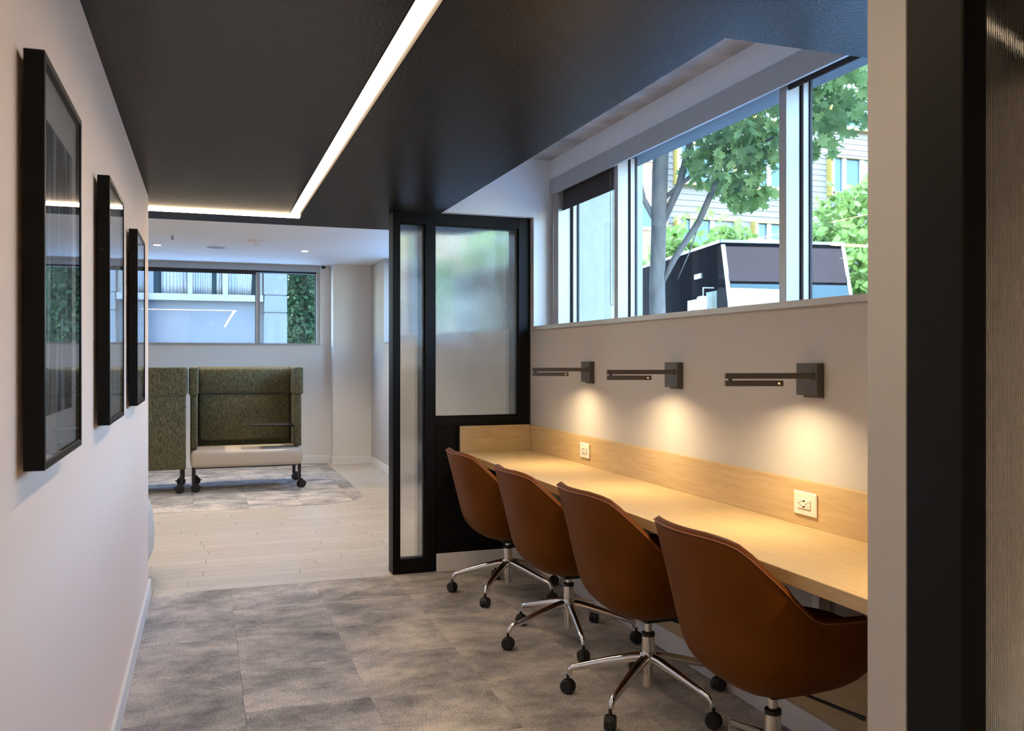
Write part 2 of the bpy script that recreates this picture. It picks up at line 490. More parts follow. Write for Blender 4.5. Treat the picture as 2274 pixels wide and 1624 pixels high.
for i in range(-4, 4):
    for j in range(0, 8):
        xa, ya = i*T-0.1, 8.28+j*T
        pl = clip([(xa, ya), (xa+T-0.002, ya), (xa+T-0.002, ya+T-0.002), (xa, ya+T-0.002)], outline)
        if len(pl) < 3: continue
        bm = bmesh.new(); prism(bm, [(p[0]-xa, p[1]-ya) for p in pl], 2, -0.006, 0.003)
        bmesh.ops.recalc_face_normals(bm, faces=bm.faces[:])
        me = bpy.data.meshes.new('carpet_tile'); bm.to_mesh(me); bm.free(); me.materials.append(M['carpet'])
        put('carpet_tile', me, (xa, ya, 0), floor)
bm = bmesh.new(); prism(bm, clip([(-4.9, 8.28), (-4*T-0.1-0.002, 8.28), (-4*T-0.102, 11.6), (-4.9, 11.6)], outline), 2, -0.006, 0.003)
obj('carpet_field', bm, M['carpet'], floor)

# walls
struct('wall_left', boxes([(-0.50, XL, Y0, 5.43, 0, 2.6), (-5.2, -0.50, 5.30, 5.43, 0, 2.6)]), M['wall_lit'], 'white corridor wall with warm light painted in, carrying three framed pictures')
struct('wall_right', boxes([
    (XR, 2.36, 1.1, 12.0, 0, 1.548),
    (XR+0.0005, 2.36, 5.412, 5.70, 1.548, 2.75),
    (XR, 2.36, 10.52, 12.0, 1.548, 2.75),
    (XR+0.1, 2.36, 5.70, 10.52, 2.50, 2.75),
    (XR, 2.42, 0.9, 1.18, 0, 2.95)]), M['wall_shaded'], 'white wall under the long window above the desk')
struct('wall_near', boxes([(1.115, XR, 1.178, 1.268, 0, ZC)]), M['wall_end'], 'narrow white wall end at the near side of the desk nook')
struct('wall_near_side', boxes([(2.6, 2.75, -4.1, 1.2, 0, 2.6), (2.04, 2.75, 1.06, 1.2, 0, 2.6)]), M['wall'], 'wall beside the near glass screen')
struct('wall_behind', boxes([(-0.5, 2.75, -4.2, -4.0, 0, 2.6)]), M['wall'], 'wall closing the corridor behind the camera')
struct('wall_back', boxes([
    (-5.2, 2.36, YF, 11.95, 0, 1.545), (-5.2, 2.36, YF, 11.95, 2.49, 2.75),
    (1.415, 2.36, YF, 11.95, 1.545, 2.49), (-5.2, -4.4, YF, 11.95, 1.545, 2.49),
    (1.55, XR, 11.37, YF, 0, 2.57)]), M['wall'], 'pale far wall with a shallow pier beside the window')
struct('wall_side', boxes([(-5.35, -5.2, 5.3, 12.0, 0, 2.75)]), M['wall'], 'side wall of the lounge')
# ceilings
S0, S1 = 0.512, 0.585
ceil_o = struct('ceiling', boxes([
    (-0.5, S0, Y0, 5.80, ZC, 2.40), (S1, 1.425, Y0, 6.28, ZC, 2.40), (S0, S1, 5.875, 6.28, ZC, 2.40),
    (-5.2, -0.5, 5.43, 5.80, ZC, 2.40), (-5.2, S0, 5.875, 6.28, ZC, 2.40),
    (S0, S1, Y0, 5.80, 2.325, 2.40), (-5.2, S1, 5.80, 5.875, 2.305, 2.40),
    (-5.2, 2.1, 6.22, 6.28, 2.40, 2.60),
    (1.425, 2.76, Y0, 2.20, ZC, 2.40), (1.425, 2.10, 5.452, 6.28, ZC, 2.40)]), M['dark_ceiling'], 'matt black painted dropped ceiling over the corridor')
struct('wall_bulkhead', boxes([(1.425, 2.20, 5.40, 5.452, ZC, 2.72), (XR+0.0005, 2.20, 5.40, 5.412, 1.56, ZC),
                               (1.40, 1.426, 2.2, 5.42, 2.401, 2.72), (1.40, 2.4, 2.17, 2.2, 2.401, 2.72)]), M['white'], 'white bulkhead face above the glass screen')
ceil2 = struct('ceiling', boxes([(1.38, 2.45, 2.1, 5.46, 2.671, 2.84)]), M['concrete'], 'exposed concrete slab above the desk window')
struct('ceiling', boxes([(-5.3, 2.4, 6.25, 12.0, 2.57, 2.7)]), M['white'], 'white lounge ceiling with downlights')
struct('trim_1', boxes([(2.157, 2.31, 2.18, 5.40, 2.54, 2.68)]), M['white'], 'white header beam above the desk window')
struct('trim_2', boxes([(2.150, 2.164, 2.18, 5.398, 2.438, 2.541), (2.150, 2.31, 1.2, 2.18, 2.40, 2.6)]), M['fascia'], 'grey metal fascia over the desk window blinds')
struct('trim_7', boxes([(2.305, 2.42, 1.1, 5.40, 2.50, 2.95)]), M['headrail'], 'dark metal lintel over the desk window')
struct('trim_3', boxes([(2.022, 2.32, 1.268, 5.40, 1.548, 1.572)]), M['alu'], 'grey metal window sill above the wall lamps')
struct('trim_4', boxes([(2.028, 2.041, 1.268, 5.44, 0.102, 0.43)]), M['oak'], 'oak kick panel on the wall under the desk')
struct('trim_5', boxes([(-4.4, 1.415, 11.60, 11.63, 2.487, 2.552)]), M['fascia'], 'pale fascia over the lounge window')
struct('trim_6', boxes([(-4.4, 1.425, 11.605, 11.75, 1.535, 1.553)]), M['alu'], 'metal sill of the lounge window')
def baseboard(name, lst, lab):
    bm = bmesh.new()
    for b in lst: box(bm, *b, bev=0.003)
    struct(name, bm, M['base'], lab)
baseboard('baseboard_left', [(XL, -0.291, Y0, 5.43, 0, 0.098), (-0.5, -0.291, 5.43, 5.444, 0, 0.098)], 'white baseboard along the corridor wall')
baseboard('baseboard_right', [(2.02, XR, 1.27, 5.44, 0, 0.102)], 'white baseboard under the desk')
baseboard('baseboard_screen', [(1.395, 2.03, 5.432, 5.457, 0, 0.115)], 'white baseboard below the black screen panel')
baseboard('baseboard_back', [(-5.2, 1.55, 11.605, YF, 0, 0.10), (1.538, 1.55, 11.36, YF, 0, 0.10), (1.538, XR, 11.356, 11.37, 0, 0.10)], 'white baseboard along the far wall')
baseboard('baseboard_side', [(2.026, XR, 5.6, 11.37, 0, 0.10)], 'white baseboard along the lounge side wall')
# building above
struct('upper_floors', boxes([(-14, 2.5, -14, 11.95, 2.96, 14.2), (-14, 2.35, -14, 11.9, 2.84, 2.97)]), M['stucco'], 'upper storeys of the building')
struct('wall_outside', boxes([(2.36, 3.04, 5.78, 6.10, 0.0, 3.0)]), M['stucco'], 'pale stucco pier outside the left window pane')

# ------------------------------------------------------------------ windows
w1 = sroot('window_1', (2.2, 3.3, 1.572), 'long window above the desk')
ZB, ZT = 1.572, 2.487
def mullion(yf, yn, par):
    bobj('mullion', (2.185, 2.250, yn, yf, ZB, 2.50), M['alu'], par, bev=0.002)
    bobj('gasket', (2.250, 2.262, yn+0.004, yf-0.004, ZB, 2.49), M['gasket'], par)
    bobj('sash_stile', (2.262, 2.289, yn-0.010, yf+0.010, ZB, 2.49), M['alu'], par)
    bobj('spacer', (2.289, 2.300, yn-0.016, yf+0.016, ZB, 2.49), M['gasket'], par)
bobj('jamb', (2.165, 2.250, 5.283, 5.398, ZB, 2.492), M['alu'], w1, bev=0.002)
bobj('gasket', (2.250, 2.262, 5.279, 5.398, ZB, 2.49), M['gasket'], w1)
bobj('sash_stile', (2.262, 2.289, 5.258, 5.398, ZB, 2.49), M['alu'], w1)
bobj('spacer', (2.289, 2.300, 5.248, 5.398, ZB, 2.49), M['gasket'], w1)
mullion(4.498, 4.452, w1); mullion(2.987, 2.942, w1)
mullion(1.335, 1.27, w1)
bobj('head_rail', (2.255, 2.300, 1.27, 5.398, ZT, 2.54), M['headrail'], w1)
bobj('bottom_rail', (2.20, 2.300, 1.27, 5.398, ZB, ZB+0.018), M['alu'], w1)
for ya, yb in ((4.49, 5.26), (2.98, 4.46), (1.33, 2.95)):
    bobj('pane', (2.292, 2.297, ya, yb, ZB+0.01, ZT+0.01), M['glass'], w1)
w2 = sroot('window_2', (0, 11.7, 1.55), 'lounge window in the far wall')
for xc in (0.639, -0.95, -2.6):
    bobj('mullion', (xc-0.021, xc+0.021, 11.66, 11.76, 1.553, 2.487), M['alu'], w2)
    bobj('gasket', (xc-0.030, xc+0.03, 11.735, 11.75, 1.553, 2.487), M['gasket'], w2)
bobj('jamb', (1.372, 1.415, 11.64, 11.78, 1.553, 2.487), M['alu'], w2)
bobj('gasket', (1.363, 1.372, 11.70, 11.75, 1.553, 2.487), M['gasket'], w2)
bobj('head_rail', (-4.4, 1.415, 11.66, 11.78, 2.465, 2.49), M['gasket'], w2)
bobj('bottom_rail', (-4.4, 1.415, 11.66, 11.78, 1.545, 1.56), M['alu'], w2)
for xa, xb in ((0.64, 1.40), (-0.95, 0.64), (-2.6, -0.95), (-4.4, -2.6)):
    bobj('pane', (xa, xb, 11.735, 11.740, 1.55, 2.47), M['glass'], w2)
w3 = sroot('window_3', (2.2, 8.4, 1.55), 'lounge window in the side wall behind the glass screen')
for yc in (5.73, 7.3, 8.9, 10.49):
    bobj('mullion', (2.17, 2.27, yc-0.022, yc+0.022, 1.548, 2.5), M['alu'], w3)
bobj('bottom_rail', (2.03, 2.3, 5.7, 10.52, 1.54, 1.56), M['alu'], w3)
for ya, yb in ((5.73, 7.3), (7.3, 8.9), (8.9, 10.49)):
    bobj('pane', (2.24, 2.245, ya, yb, 1.55, 2.5), M['glass'], w3)

# roller blinds
def chain(par, x, ya, yb, zt, zb):
    pts = [(x, ya, zt), (x, ya, zb+0.02)]
    c = (ya+yb)/2; rr = abs(yb-ya)/2
    for k in range(1, 8):
        a = PI*k/8; pts.append((x, c+(ya-c)*math.cos(a), zb+0.02-rr*math.sin(a)))
    pts += [(x, yb, zb+0.02), (x, yb, zt)]
    bm = bmesh.new(); tube(bm, pts, 0.0016, 6)
    obj('chain', bm, M['chain'], par)
def blind(label, ya, yb, zb, ch=None):
    t = thing('roller_blind', label, 'blind', (2.215, (ya+yb)/2, zb), group='charcoal roller blinds')
    bm = bmesh.new(); lathe(bm, [(0.006, ya), (0.022, ya), (0.022, yb), (0.006, yb)], 16, (2.222, 0, 2.50), 'y')
    obj('roller', bm, M['blind'], t, smooth='auto')
    bobj('fabric', (2.200, 2.2025, ya, yb, zb, 2.505), M['blind'], t)
    bobj('hem_bar', (2.197, 2.2055, ya, yb, zb, zb+0.034), M['blind'], t, bev=0.002)
    if ch: chain(t, 2.186, ch[0], ch[1], 2.478, ch[2])
    return t
blind('half lowered charcoal roller blind at the stucco end of the desk window', 4.50, 5.335, 2.325, (4.548, 4.512, 1.66))
blind('short charcoal roller blind at the near end of the desk window', 1.30, 2.975, 2.432)
b3 = thing('roller_blind', 'dark roller blind rolled up at the top of the lounge window', 'blind', (-1.0, 11.66, 2.45), group='charcoal roller blinds')
bobj('fabric', (-2.6, 0.615, 11.655, 11.658, 2.437, 2.487), M['blind'], b3)
bobj('hem_bar', (-2.6, 0.615, 11.651, 11.661, 2.437, 2.45), M['blind'], b3)
cc = thing('blind_chain', 'loose beaded blind chain hanging beside the window jamb', 'chain', (2.16, 5.36, 1.64))
chain(cc, 2.150, 5.330, 5.372, 2.488, 1.645)

# ------------------------------------------------------------------ glass screens
def reed_pane(par, x0, x1, z0, z1, y, pitch=0.0046, seg=6, m=None):
    n = int((x1-x0)/pitch); bm = bmesh.new(); cols = []
    for i in range(n*seg+1):
        x = x0 + (x1-x0)*i/(n*seg)
        d = 0.0013*math.cos(2*PI*i/seg)
        cols.append((bm.verts.new((x, y-0.003+d, z0)), bm.verts.new((x, y-0.003+d, z1)), bm.verts.new((x, y+0.003, z0)), bm.verts.new((x, y+0.003, z1))))
    for a, b in zip(cols, cols[1:]):
        bm.faces.new((a[0], b[0], b[1], a[1])); bm.faces.new((a[2], a[3], b[3], b[2]))
        bm.faces.new((a[0], a[2], b[2], b[0])); bm.faces.new((a[1], b[1], b[3], a[3]))
    a = cols[0]; bm.faces.new((a[0], a[1], a[3], a[2])); a = cols[-1]; bm.faces.new((a[0], a[2], a[3], a[1]))
    return obj('glass_pane', bm, m or M['reeded'], par, label='reeded translucent glass')
def screen(label, yf, yb, full_left):
    t = thing('glass_screen', label, 'screen', (1.58, (yf+yb)/2, 0), group='black framed glass screens')
    b = 0.0025
    zt = ZC-0.001
    bobj('post', (1.115, 1.159, yf, yb, 0.0, zt), M['black'], t, bev=b)
    bobj('post', (1.324, 1.389, yf, yb, 0.0, zt), M['black'], t, bev=b)
    bobj('post', (1.955, 2.032, yf, yb, 0.0, zt), M['black'], t, bev=b)
    bobj('top_rail', (1.159, 1.955, yf+0.001, yb, 2.218, zt), M['black'], t)
    bobj('bottom_rail', (1.159, 1.324, yf+0.001, yb, 0.0, 0.08), M['black'], t)
    bobj('middle_rail', (1.389, 1.955, yf+0.001, yb, 0.930, 0.985), M['black'], t)
    bobj('lower_panel', (1.389, 1.955, yf+0.018, yb-0.01, 0.0, 0.930), M['black'], t)
    for (xa, xb, za, zb) in ((1.159, 1.324, 0.08, 2.218), (1.389, 1.955, 0.985, 2.218)):
        yy = yf+0.05
        bobj('glazing_bead', (xa, xa+0.008, yf+0.02, yy, za, zb), M['black'], t)
        bobj('glazing_bead', (xb-0.008, xb, yf+0.02, yy, za, zb), M['black'], t)
        bobj('glazing_bead', (xa, xb, yf+0.02, yy, za, za+0.008), M['black'], t)
        bobj('glazing_bead', (xa, xb, yf+0.02, yy, zb-0.008, zb), M['black'], t)
        reed_pane(t, xa+0.001, xb-0.001, za+0.001, zb-0.001, yy+0.004)
    return t
screen('tall black framed screen with reeded glass at the far end of the desk', YP, YP+0.13, True)
def near_screen():
    t = thing('glass_screen', 'near black framed screen with reeded glass at the picture edge', 'screen', (1.58, 1.12, 0), group='black framed glass screens')
    yf, yb = 1.061, 1.177
    bobj('post', (1.115, 1.166, yf, yb, 0, ZC-0.001), M['black'], t, bev=0.0025)
    bobj('post', (1.98, 2.035, yf, yb, 0, ZC-0.001), M['black'], t, bev=0.0025)
    bobj('top_rail', (1.166, 1.98, yf+0.001, yb, 2.218, ZC-0.001), M['black'], t)
    bobj('bottom_rail', (1.166, 1.98, yf+0.001, yb, 0, 0.08), M['black'], t)
    reed_pane(t, 1.166, 1.98, 0.08, 2.218, yf+0.022, m=M['reeded_near'])
near_screen()

# ------------------------------------------------------------------ strip light
sl = thing('strip_light', 'glowing L shaped linear light set into the black ceiling', 'ceiling light', (0.548, 2.5, ZC))
bobj('diffuser', (S0+0.006, S1-0.012, Y0+0.4, 5.79, 2.2975, 2.3245), M['strip'], sl)
bobj('channel_side', (S1-0.0035, S1, Y0+0.4, 5.80, ZC-0.0015, 2.324), M['channel'], sl)
bobj('channel_side', (S0, S0+0.0035, Y0+0.4, 5.795, ZC-0.0015, 2.324), M['channel'], sl)
bobj('diffuser', (-3.6, S1-0.004, 5.806, 5.870, ZC-0.013, 2.304), M['strip'], sl)
bobj('channel_side', (-3.6, S1, 5.871, 5.875, ZC-0.0015, 2.304), M['channel'], sl)

# ------------------------------------------------------------------ desk
XD = 1.545; ZD = 0.765
dk = thing('wall_desk', 'long pale oak wall desk with raised back edge along the window wall', 'desk', (1.8, 3.4, 0))
bobj('desk_top', (XD, 2.02, 1.27, 5.43, ZD-0.040, ZD), M['oak'], dk, bev=0.0015)
bobj('back_edge', (2.016, XR-0.001, 1.27, 5.43, ZD, 0.925), M['oak'], dk, bev=0.001)
bobj('side_edge', (XD-0.002, 2.016, 5.412, 5.436, ZD, 0.928), M['oak_z'], dk, bev=0.001)
for yb in (2.515, 3.9):
    bm = bmesh.new(); prism(bm, [(2.035, 0.34), (2.035, 0.724), (1.66, 0.724), (1.66, 0.69), (1.99, 0.62), (1.99, 0.34)][::-1], 1, yb-0.018, yb+0.018)
    obj('bracket', bm, M['base'], dk)

# outlets
def outlet(label, yc):
    t = thing('power_outlet', label, 'outlet', (2.016, yc, 0.845), group='power outlets on the desk back edge')
    bobj('plate', (2.0085, 2.016, yc-0.0625, yc+0.0625, 0.803, 0.887), M['ivory'], t, bev=0.003)
    d = bobj('receptacle', (2.0045, 2.0095, yc-0.034, yc+0.034, 0.828, 0.862), M['ivory'], t, bev=0.001)
    for (dy, dz, w, hh) in ((0, 0.010, 0.0065, 0.0025), (0, -0.010, 0.0065, 0.0025), (0.026, 0.0, 0.0018, 0.002), (-0.012, 0, 0.0018, 0.002),
                            (0.018, 0.006, 0.0032, 0.001), (0.018, -0.007, 0.0032, 0.001), (-0.024, 0.006, 0.0032, 0.001), (-0.024, -0.007, 0.0032, 0.001)):
        bobj('socket_slot', (2.0038, 2.006, yc+dy-w, yc+dy+w, 0.845+dz-hh, 0.845+dz+hh), M['blackp'], d)
outlet('white power outlet plate below the near wall lamp', 2.598)
outlet('white power outlet plate near the far end of the desk', 4.515)

# ------------------------------------------------------------------ wall lamps
def wall_lamp(label, yn):
    """yn: the near edge of the wall block"""
    t = thing('wall_lamp', label, 'lamp', (XR, yn+0.058, 1.285), group='swing arm wall lamps above the desk')
    bobj('backplate', (2.032, 2.0395, yn, yn+0.105, 1.222, 1.344), M['lamp'], t, bev=0.0008)
    bobj('mount_block', (2.0095, 2.032, yn, yn+0.115, 1.230, 1.344), M['lamp'], t, bev=0.0012)
    d = Vector((-0.944, 0.33, 0)); q = Vector((0.33, 0.944, 0))
    p0 = Vector((2.004, yn+0.022, 0))
    bm = bmesh.new(); lathe(bm, [(0.002, 1.287), (0.009, 1.287), (0.009, 1.313), (0.002, 1.313)], 14, (p0.x, p0.y, 0))
    obj('pivot', bm, M['lamp'], t, smooth='auto')
    def bar(name, a, b, z0, z1, hw, m, par):
        bm = bmesh.new()
        mt = Matrix.Translation(p0) @ Matrix(((d.x, q.x, 0, 0), (d.y, q.y, 0, 0), (0, 0, 1, 0), (0, 0, 0, 1)))
        box(bm, a, b, -hw, hw, z0, z1, bev=0.0012, mtx=mt)
        return obj(name, bm, m, par)
    bar('arm', -0.012, 0.302, 1.290, 1.310, 0.010, M['lamp'], t)
    hd = bar('lamp_head', 0.102, 0.302, 1.264, 1.284, 0.0125, M['lamp'], t)
    bar('lens', 0.165, 0.285, 1.2643, 1.2660, 0.009, M['lampglow'], hd)
    bm = bmesh.new(); lathe(bm, [(0.002, 1.283), (0.007, 1.283), (0.007, 1.291), (0.002, 1.291)], 12, tuple(p0+d*0.285))
    obj('elbow', bm, M['lamp'], t, smooth='auto')
    # touch switch on the long side of the head
    c = p0 + d*0.118 - q*0.0127
    bm = bmesh.new(); ring = []
    lathe(bm, [(0.001, -0.0005), (0.0035, -0.0005), (0.0035, 0.001), (0.001, 0.001)], 12, (0, 0, 0), 'y')
    bmesh.ops.transform(bm, matrix=Matrix.Translation((c.x, c.y, 1.274)) @ Matrix.Rotation(math.atan2(-0.33, 0.944), 4, 'Z'), verts=bm.verts[:])
    obj('switch', bm, M['amber'], hd)
    ld = bpy.data.lights.new('lamp_light', 'AREA'); ld.shape = 'RECTANGLE'; ld.size = 0.09; ld.size_y = 0.016
    ld.energy = 4.1; ld.color = (1.0, 0.76, 0.45); ld.spread = math.radians(150)
    lo = bpy.data.objects.new('lamp_light', ld); COL.objects.link(lo); lo.parent = t
    c = p0 + d*0.225
    lo.location = Vector((c.x, c.y, 1.2632)) - wpos(t); lo.rotation_euler = (0, 0, math.atan2(d.y, d.x))
    return t
wall_lamp('bronze swing arm wall lamp above the near power outlet', 2.532)
wall_lamp('bronze swing arm wall lamp, middle one of the three above the desk', 3.491)
wall_lamp('bronze swing arm wall lamp nearest the glass screen', 4.449)
wall_lamp('bronze swing arm wall lamp hidden behind the near wall end', 1.572)

# ------------------------------------------------------------------ pictures
def picture(label, yn, i, wdt=0.487):
    t = thing('picture_frame', label, 'picture', (-0.28, yn+wdt/2, 1.164), group='framed pictures on the corridor wall')
    xb, xf, z0, z1 = -0.296, -0.2625, 1.165, 1.897
    yf = yn+wdt
    w = 0.014
    bobj('frame_side', (xb, xf, yn, yn+w, z0, z1), M['black'], t, bev=0.0008)
    bobj('frame_side', (xb, xf, yf-w, yf, z0, z1), M['black'], t, bev=0.0008)
    bobj('frame_side', (xb, xf, yn+w, yf-w, z0, z0+w), M['black'], t, bev=0.0008)
    bobj('frame_side', (xb, xf, yn+w, yf-w, z1-w, z1), M['black'], t, bev=0.0008)
    bobj('hanger', (-0.306, -0.296, yn+0.1, yf-0.1, z1-0.12, z1-0.09), M['black'], t)
    bobj('mat_board', (xb+0.002, -0.273, yn+w, yf-w, z0+w, z1-w), M['mat_board'], t)
    dk_, lt = [((0.02, 0.03, 0.06), (0.55, 0.65, 0.75)), ((0.75, 0.77, 0.78), (0.10, 0.14, 0.2)), ((0.55, 0.58, 0.6), (0.12, 0.16, 0.2))][i]
    bobj('print', (-0.274, -0.2725, yn+0.075, yf-0.075, z0+0.09, z1-0.10), print_mat('art_print_%d' % i, 3.1*i+1, dk_, lt), t)
    bobj('picture_glass', (-0.2665, -0.2645, yn+w, yf-w, z0+w, z1-w), M['picglass'], t)
picture('black framed picture with dark blue print, largest and nearest on the wall', 1.707, 0)
picture('black framed pale picture hanging in the middle of the corridor wall', 2.812, 1)
picture('black framed picture at the far end of the corridor wall', 3.935, 2)

# ------------------------------------------------------------------ task chairs
def interp(x, pts):
    if x <= pts[0][0]: return pts[0][1]
    for (a, b), (c, d) in zip(pts, pts[1:]):
        if x <= c:
            t = (x-a)/(c-a); return b+(d-b)*t
    return pts[-1][1]
RIM = [(-0.33, 0.858), (-0.29, 0.845), (-0.262, 0.824), (-0.235, 0.795), (-0.10, 0.665), (-0.06, 0.632), (-0.01, 0.612), (0.16, 0.602), (0.215, 0.575), (0.26, 0.49), (0.30, 0.455)]
def plan(th, ab, af, b, n):
    c_, s_ = math.cos(th), math.sin(th); a = af if c_ > 0 else ab
    return (abs(c_/a)**n + abs(s_/b)**n)**(-1.0/n)
ZSB = 0.345
def shell_point(th, u, inset=0.0):
    cb = -math.cos(th)
    Rl = plan(th, 0.220, 0.290, 0.228, 3.0)
    lean = 0.09 + 0.17*max(cb, 0)**0.8
    # rim height solved from the rim's own forward position
    zr = 0.7
    for _ in range(25):
        x = math.cos(th)*(Rl + lean*(zr-ZSB))
        zr = 0.5*zr + 0.5*interp(x, RIM)
    H = zr-ZSB
    # u 0..1 : from the bottom centre to the rim
    hb = 0.17
    if u < 0.5:
        a = (u/0.5)*PI/2
        k = 2/2.5
        r = Rl*math.sin(a)**k if a > 0 else 0
        hgt = hb*(1-math.cos(a)**k) if a < PI/2-1e-6 else hb
    else:
        t = (u-0.5)/0.5
        r = Rl; hgt = hb + (H-hb)*t
    r = r + lean*hgt - inset
    if r < 0: r = 0
    return Vector((math.cos(th)*r, math.sin(th)*r, ZSB+hgt)), zr
def make_chair(label, loc, leg0, dz, rz=0.0):
    t = thing('task_chair', label, 'chair', (*loc, 0), group='tan leather task chairs at the desk')
    NT, NU = 64, 20
    us = [i/NU for i in range(1, NU+1)]
    bm = bmesh.new()
    def grid(inset, zoff):
        rows = []
        for k in range(NT):
            th = 2*PI*k/NT
            row = []
            for u in us:
                p, zr = shell_point(th, u, inset*min(1.0, u*2.2))
                p.z = p.z + (zoff*(1-u) if u < 1 else 0) + dz
                row.append(bm.verts.new(p))
            rows.append(row)
        return rows
    go, gi = grid(0.0, 0.0), grid(0.030, 0.03)
    for g in (go, gi):
        for k in range(NT):
            a, b = g[k], g[(k+1) % NT]
            for i in range(NU-1): bm.faces.new((a[i], b[i], b[i+1], a[i+1]))
    # rounded rim between outer and inner skins
    mids = []
    for k in range(NT):
        m_ = (go[k][-1].co+gi[k][-1].co)/2
        mids.append(bm.verts.new((m_.x, m_.y, m_.z+0.011)))
    for k in range(NT):
        k2 = (k+1) % NT
        bm.faces.new((go[k][-1], go[k2][-1], mids[k2], mids[k])); bm.faces.new((mids[k], mids[k2], gi[k2][-1], gi[k][-1]))
    bm.faces.new([go[k][0] for k in range(NT)]); bm.faces.new([gi[k][0] for k in range(NT)])
    sh = obj('shell', bm, M['leather'], t, smooth=True, local=True)
    rim = []
    for k in range(NT+1):
        p, zr = shell_point(2*PI*(k % NT)/NT, 1.0); q = p.copy(); r_ = Vector((q.x, q.y, 0)).length
        q.x *= (r_+0.0008)/r_; q.y *= (r_+0.0008)/r_; q.z += dz - 0.002; rim.append(q)
    bm = bmesh.new(); tube(bm, rim, 0.0022, 6, cap=False)
    obj('seam', bm, M['stitch'], sh, smooth=True, local=True)
    bm = bmesh.new()
    lathe(bm, [(0.02, 0.425), (0.15, 0.425), (0.175, 0.44), (0.18, 0.455), (0.165, 0.472), (0.10, 0.485), (0.01, 0.487)], 32, (0.02, 0, dz))
    obj('seat_cushion', bm, M['leather'], t, smooth=True, local=True)
    bm = bmesh.new(); box(bm, -0.045, 0.12, -0.06, 0.06, ZSB-0.020+dz, ZSB+0.012+dz, bev=0.010, seg=2)
    obj('mechanism', bm, M['blackp'], t, local=True)
    bm = bmesh.new(); tube(bm, [(0.06, -0.05, 0.337+dz), (0.08, -0.10, 0.333+dz), (0.13, -0.20, 0.320+dz), (0.145, -0.235, 0.316+dz)], [0.005, 0.005, 0.006, 0.008], 8)
    obj('lever', bm, M['blackp'], t, smooth='auto', local=True)
    bm = bmesh.new(); lathe(bm, [(0.005, 0.25), (0.0145, 0.25), (0.0145, 0.34+dz), (0.005, 0.34+dz)], 20)
    obj('gas_rod', bm, M['chrome'], t, smooth='auto', local=True)
    bm = bmesh.new(); lathe(bm, [(0.01, 0.262), (0.026, 0.262), (0.026, 0.276), (0.02, 0.279), (0.01, 0.279)], 20)
    obj('collar', bm, M['blackp'], t, smooth='auto', local=True)
    bm = bmesh.new(); lathe(bm, [(0.01, 0.19), (0.025, 0.19), (0.025, 0.262), (0.01, 0.262)], 24)
    obj('sleeve', bm, M['chrome'], t, smooth='auto', local=True)
    bm = bmesh.new(); lathe(bm, [(0.01, 0.148), (0.034, 0.150), (0.036, 0.17), (0.032, 0.20), (0.01, 0.203)], 24)
    obj('hub', bm, M['chrome'], t, smooth='auto', local=True)
    bm = bmesh.new(); lathe(bm, [(0.008, 0.062), (0.021, 0.062), (0.022, 0.15), (0.008, 0.15)], 20)
    obj('lower_tube', bm, M['chrome'], t, smooth='auto', local=True)
    for k in range(5):
        a = math.radians(leg0 + 72*k)
        ca, sa = math.cos(a), math.sin(a)
        P_ = lambda r, z: (ca*r, sa*r, z)
        bm = bmesh.new()
        tube(bm, [P_(0.024, 0.176), P_(0.06, 0.172), P_(0.16, 0.147), P_(0.27, 0.116), P_(0.305, 0.106), P_(0.316, 0.094), P_(0.317, 0.074)],
             [0.021, 0.020, 0.0175, 0.014, 0.0128, 0.0115, 0.0105], 12, sx=0.95, up=(0, 0, 1))
        lg = obj('leg', bm, M['chrome'], t, smooth='auto', local=True)
        bm = bmesh.new()
        ba = a + random.uniform(-0.9, 0.9)
        cx, cy_ = ca*0.325, sa*0.325
        for s in (-1, 1):
            lathe(bm, [(0.006, s*0.004), (0.0265, s*0.004), (0.0285, s*0.009), (0.0285, s*0.016), (0.025, s*0.021), (0.006, s*0.0215)], 20, (0, 0, 0.0285), 'y')
        # hood over the two wheels and the stem
        hp = [(0.031*math.cos(v), 0.0285+0.031*math.sin(v)) for v in [PI*j/10-0.2 for j in range(11)]]
        prism(bm, hp, 1, -0.005, 0.005)
        lathe(bm, [(0.002, 0.045), (0.007, 0.045), (0.007, 0.078), (0.002, 0.078)], 10)
        bmesh.ops.transform(bm, matrix=Matrix.Translation((cx, cy_, 0)) @ Matrix.Rotation(ba, 4, 'Z'), verts=bm.verts[:])
        obj('caster', bm, M['blackp'], lg, smooth='auto', local=True)
    t.rotation_euler = (0, 0, rz)
    return t
CH = [('tan leather task chair nearest the glass screen', (1.66, 4.82), 156.6, -0.026),
      ('tan leather task chair, second from the glass screen', (1.66, 3.92), 187.0, -0.020),
      ('tan leather task chair, third from the glass screen', (1.66, 3.11), 145.0, 0.0),
      ('tan leather task chair cut off by the near wall end', (1.66, 2.30), 152.0, 0.0)]
for lab, loc, l0, dz in CH: make_chair(lab, loc, l0, dz)

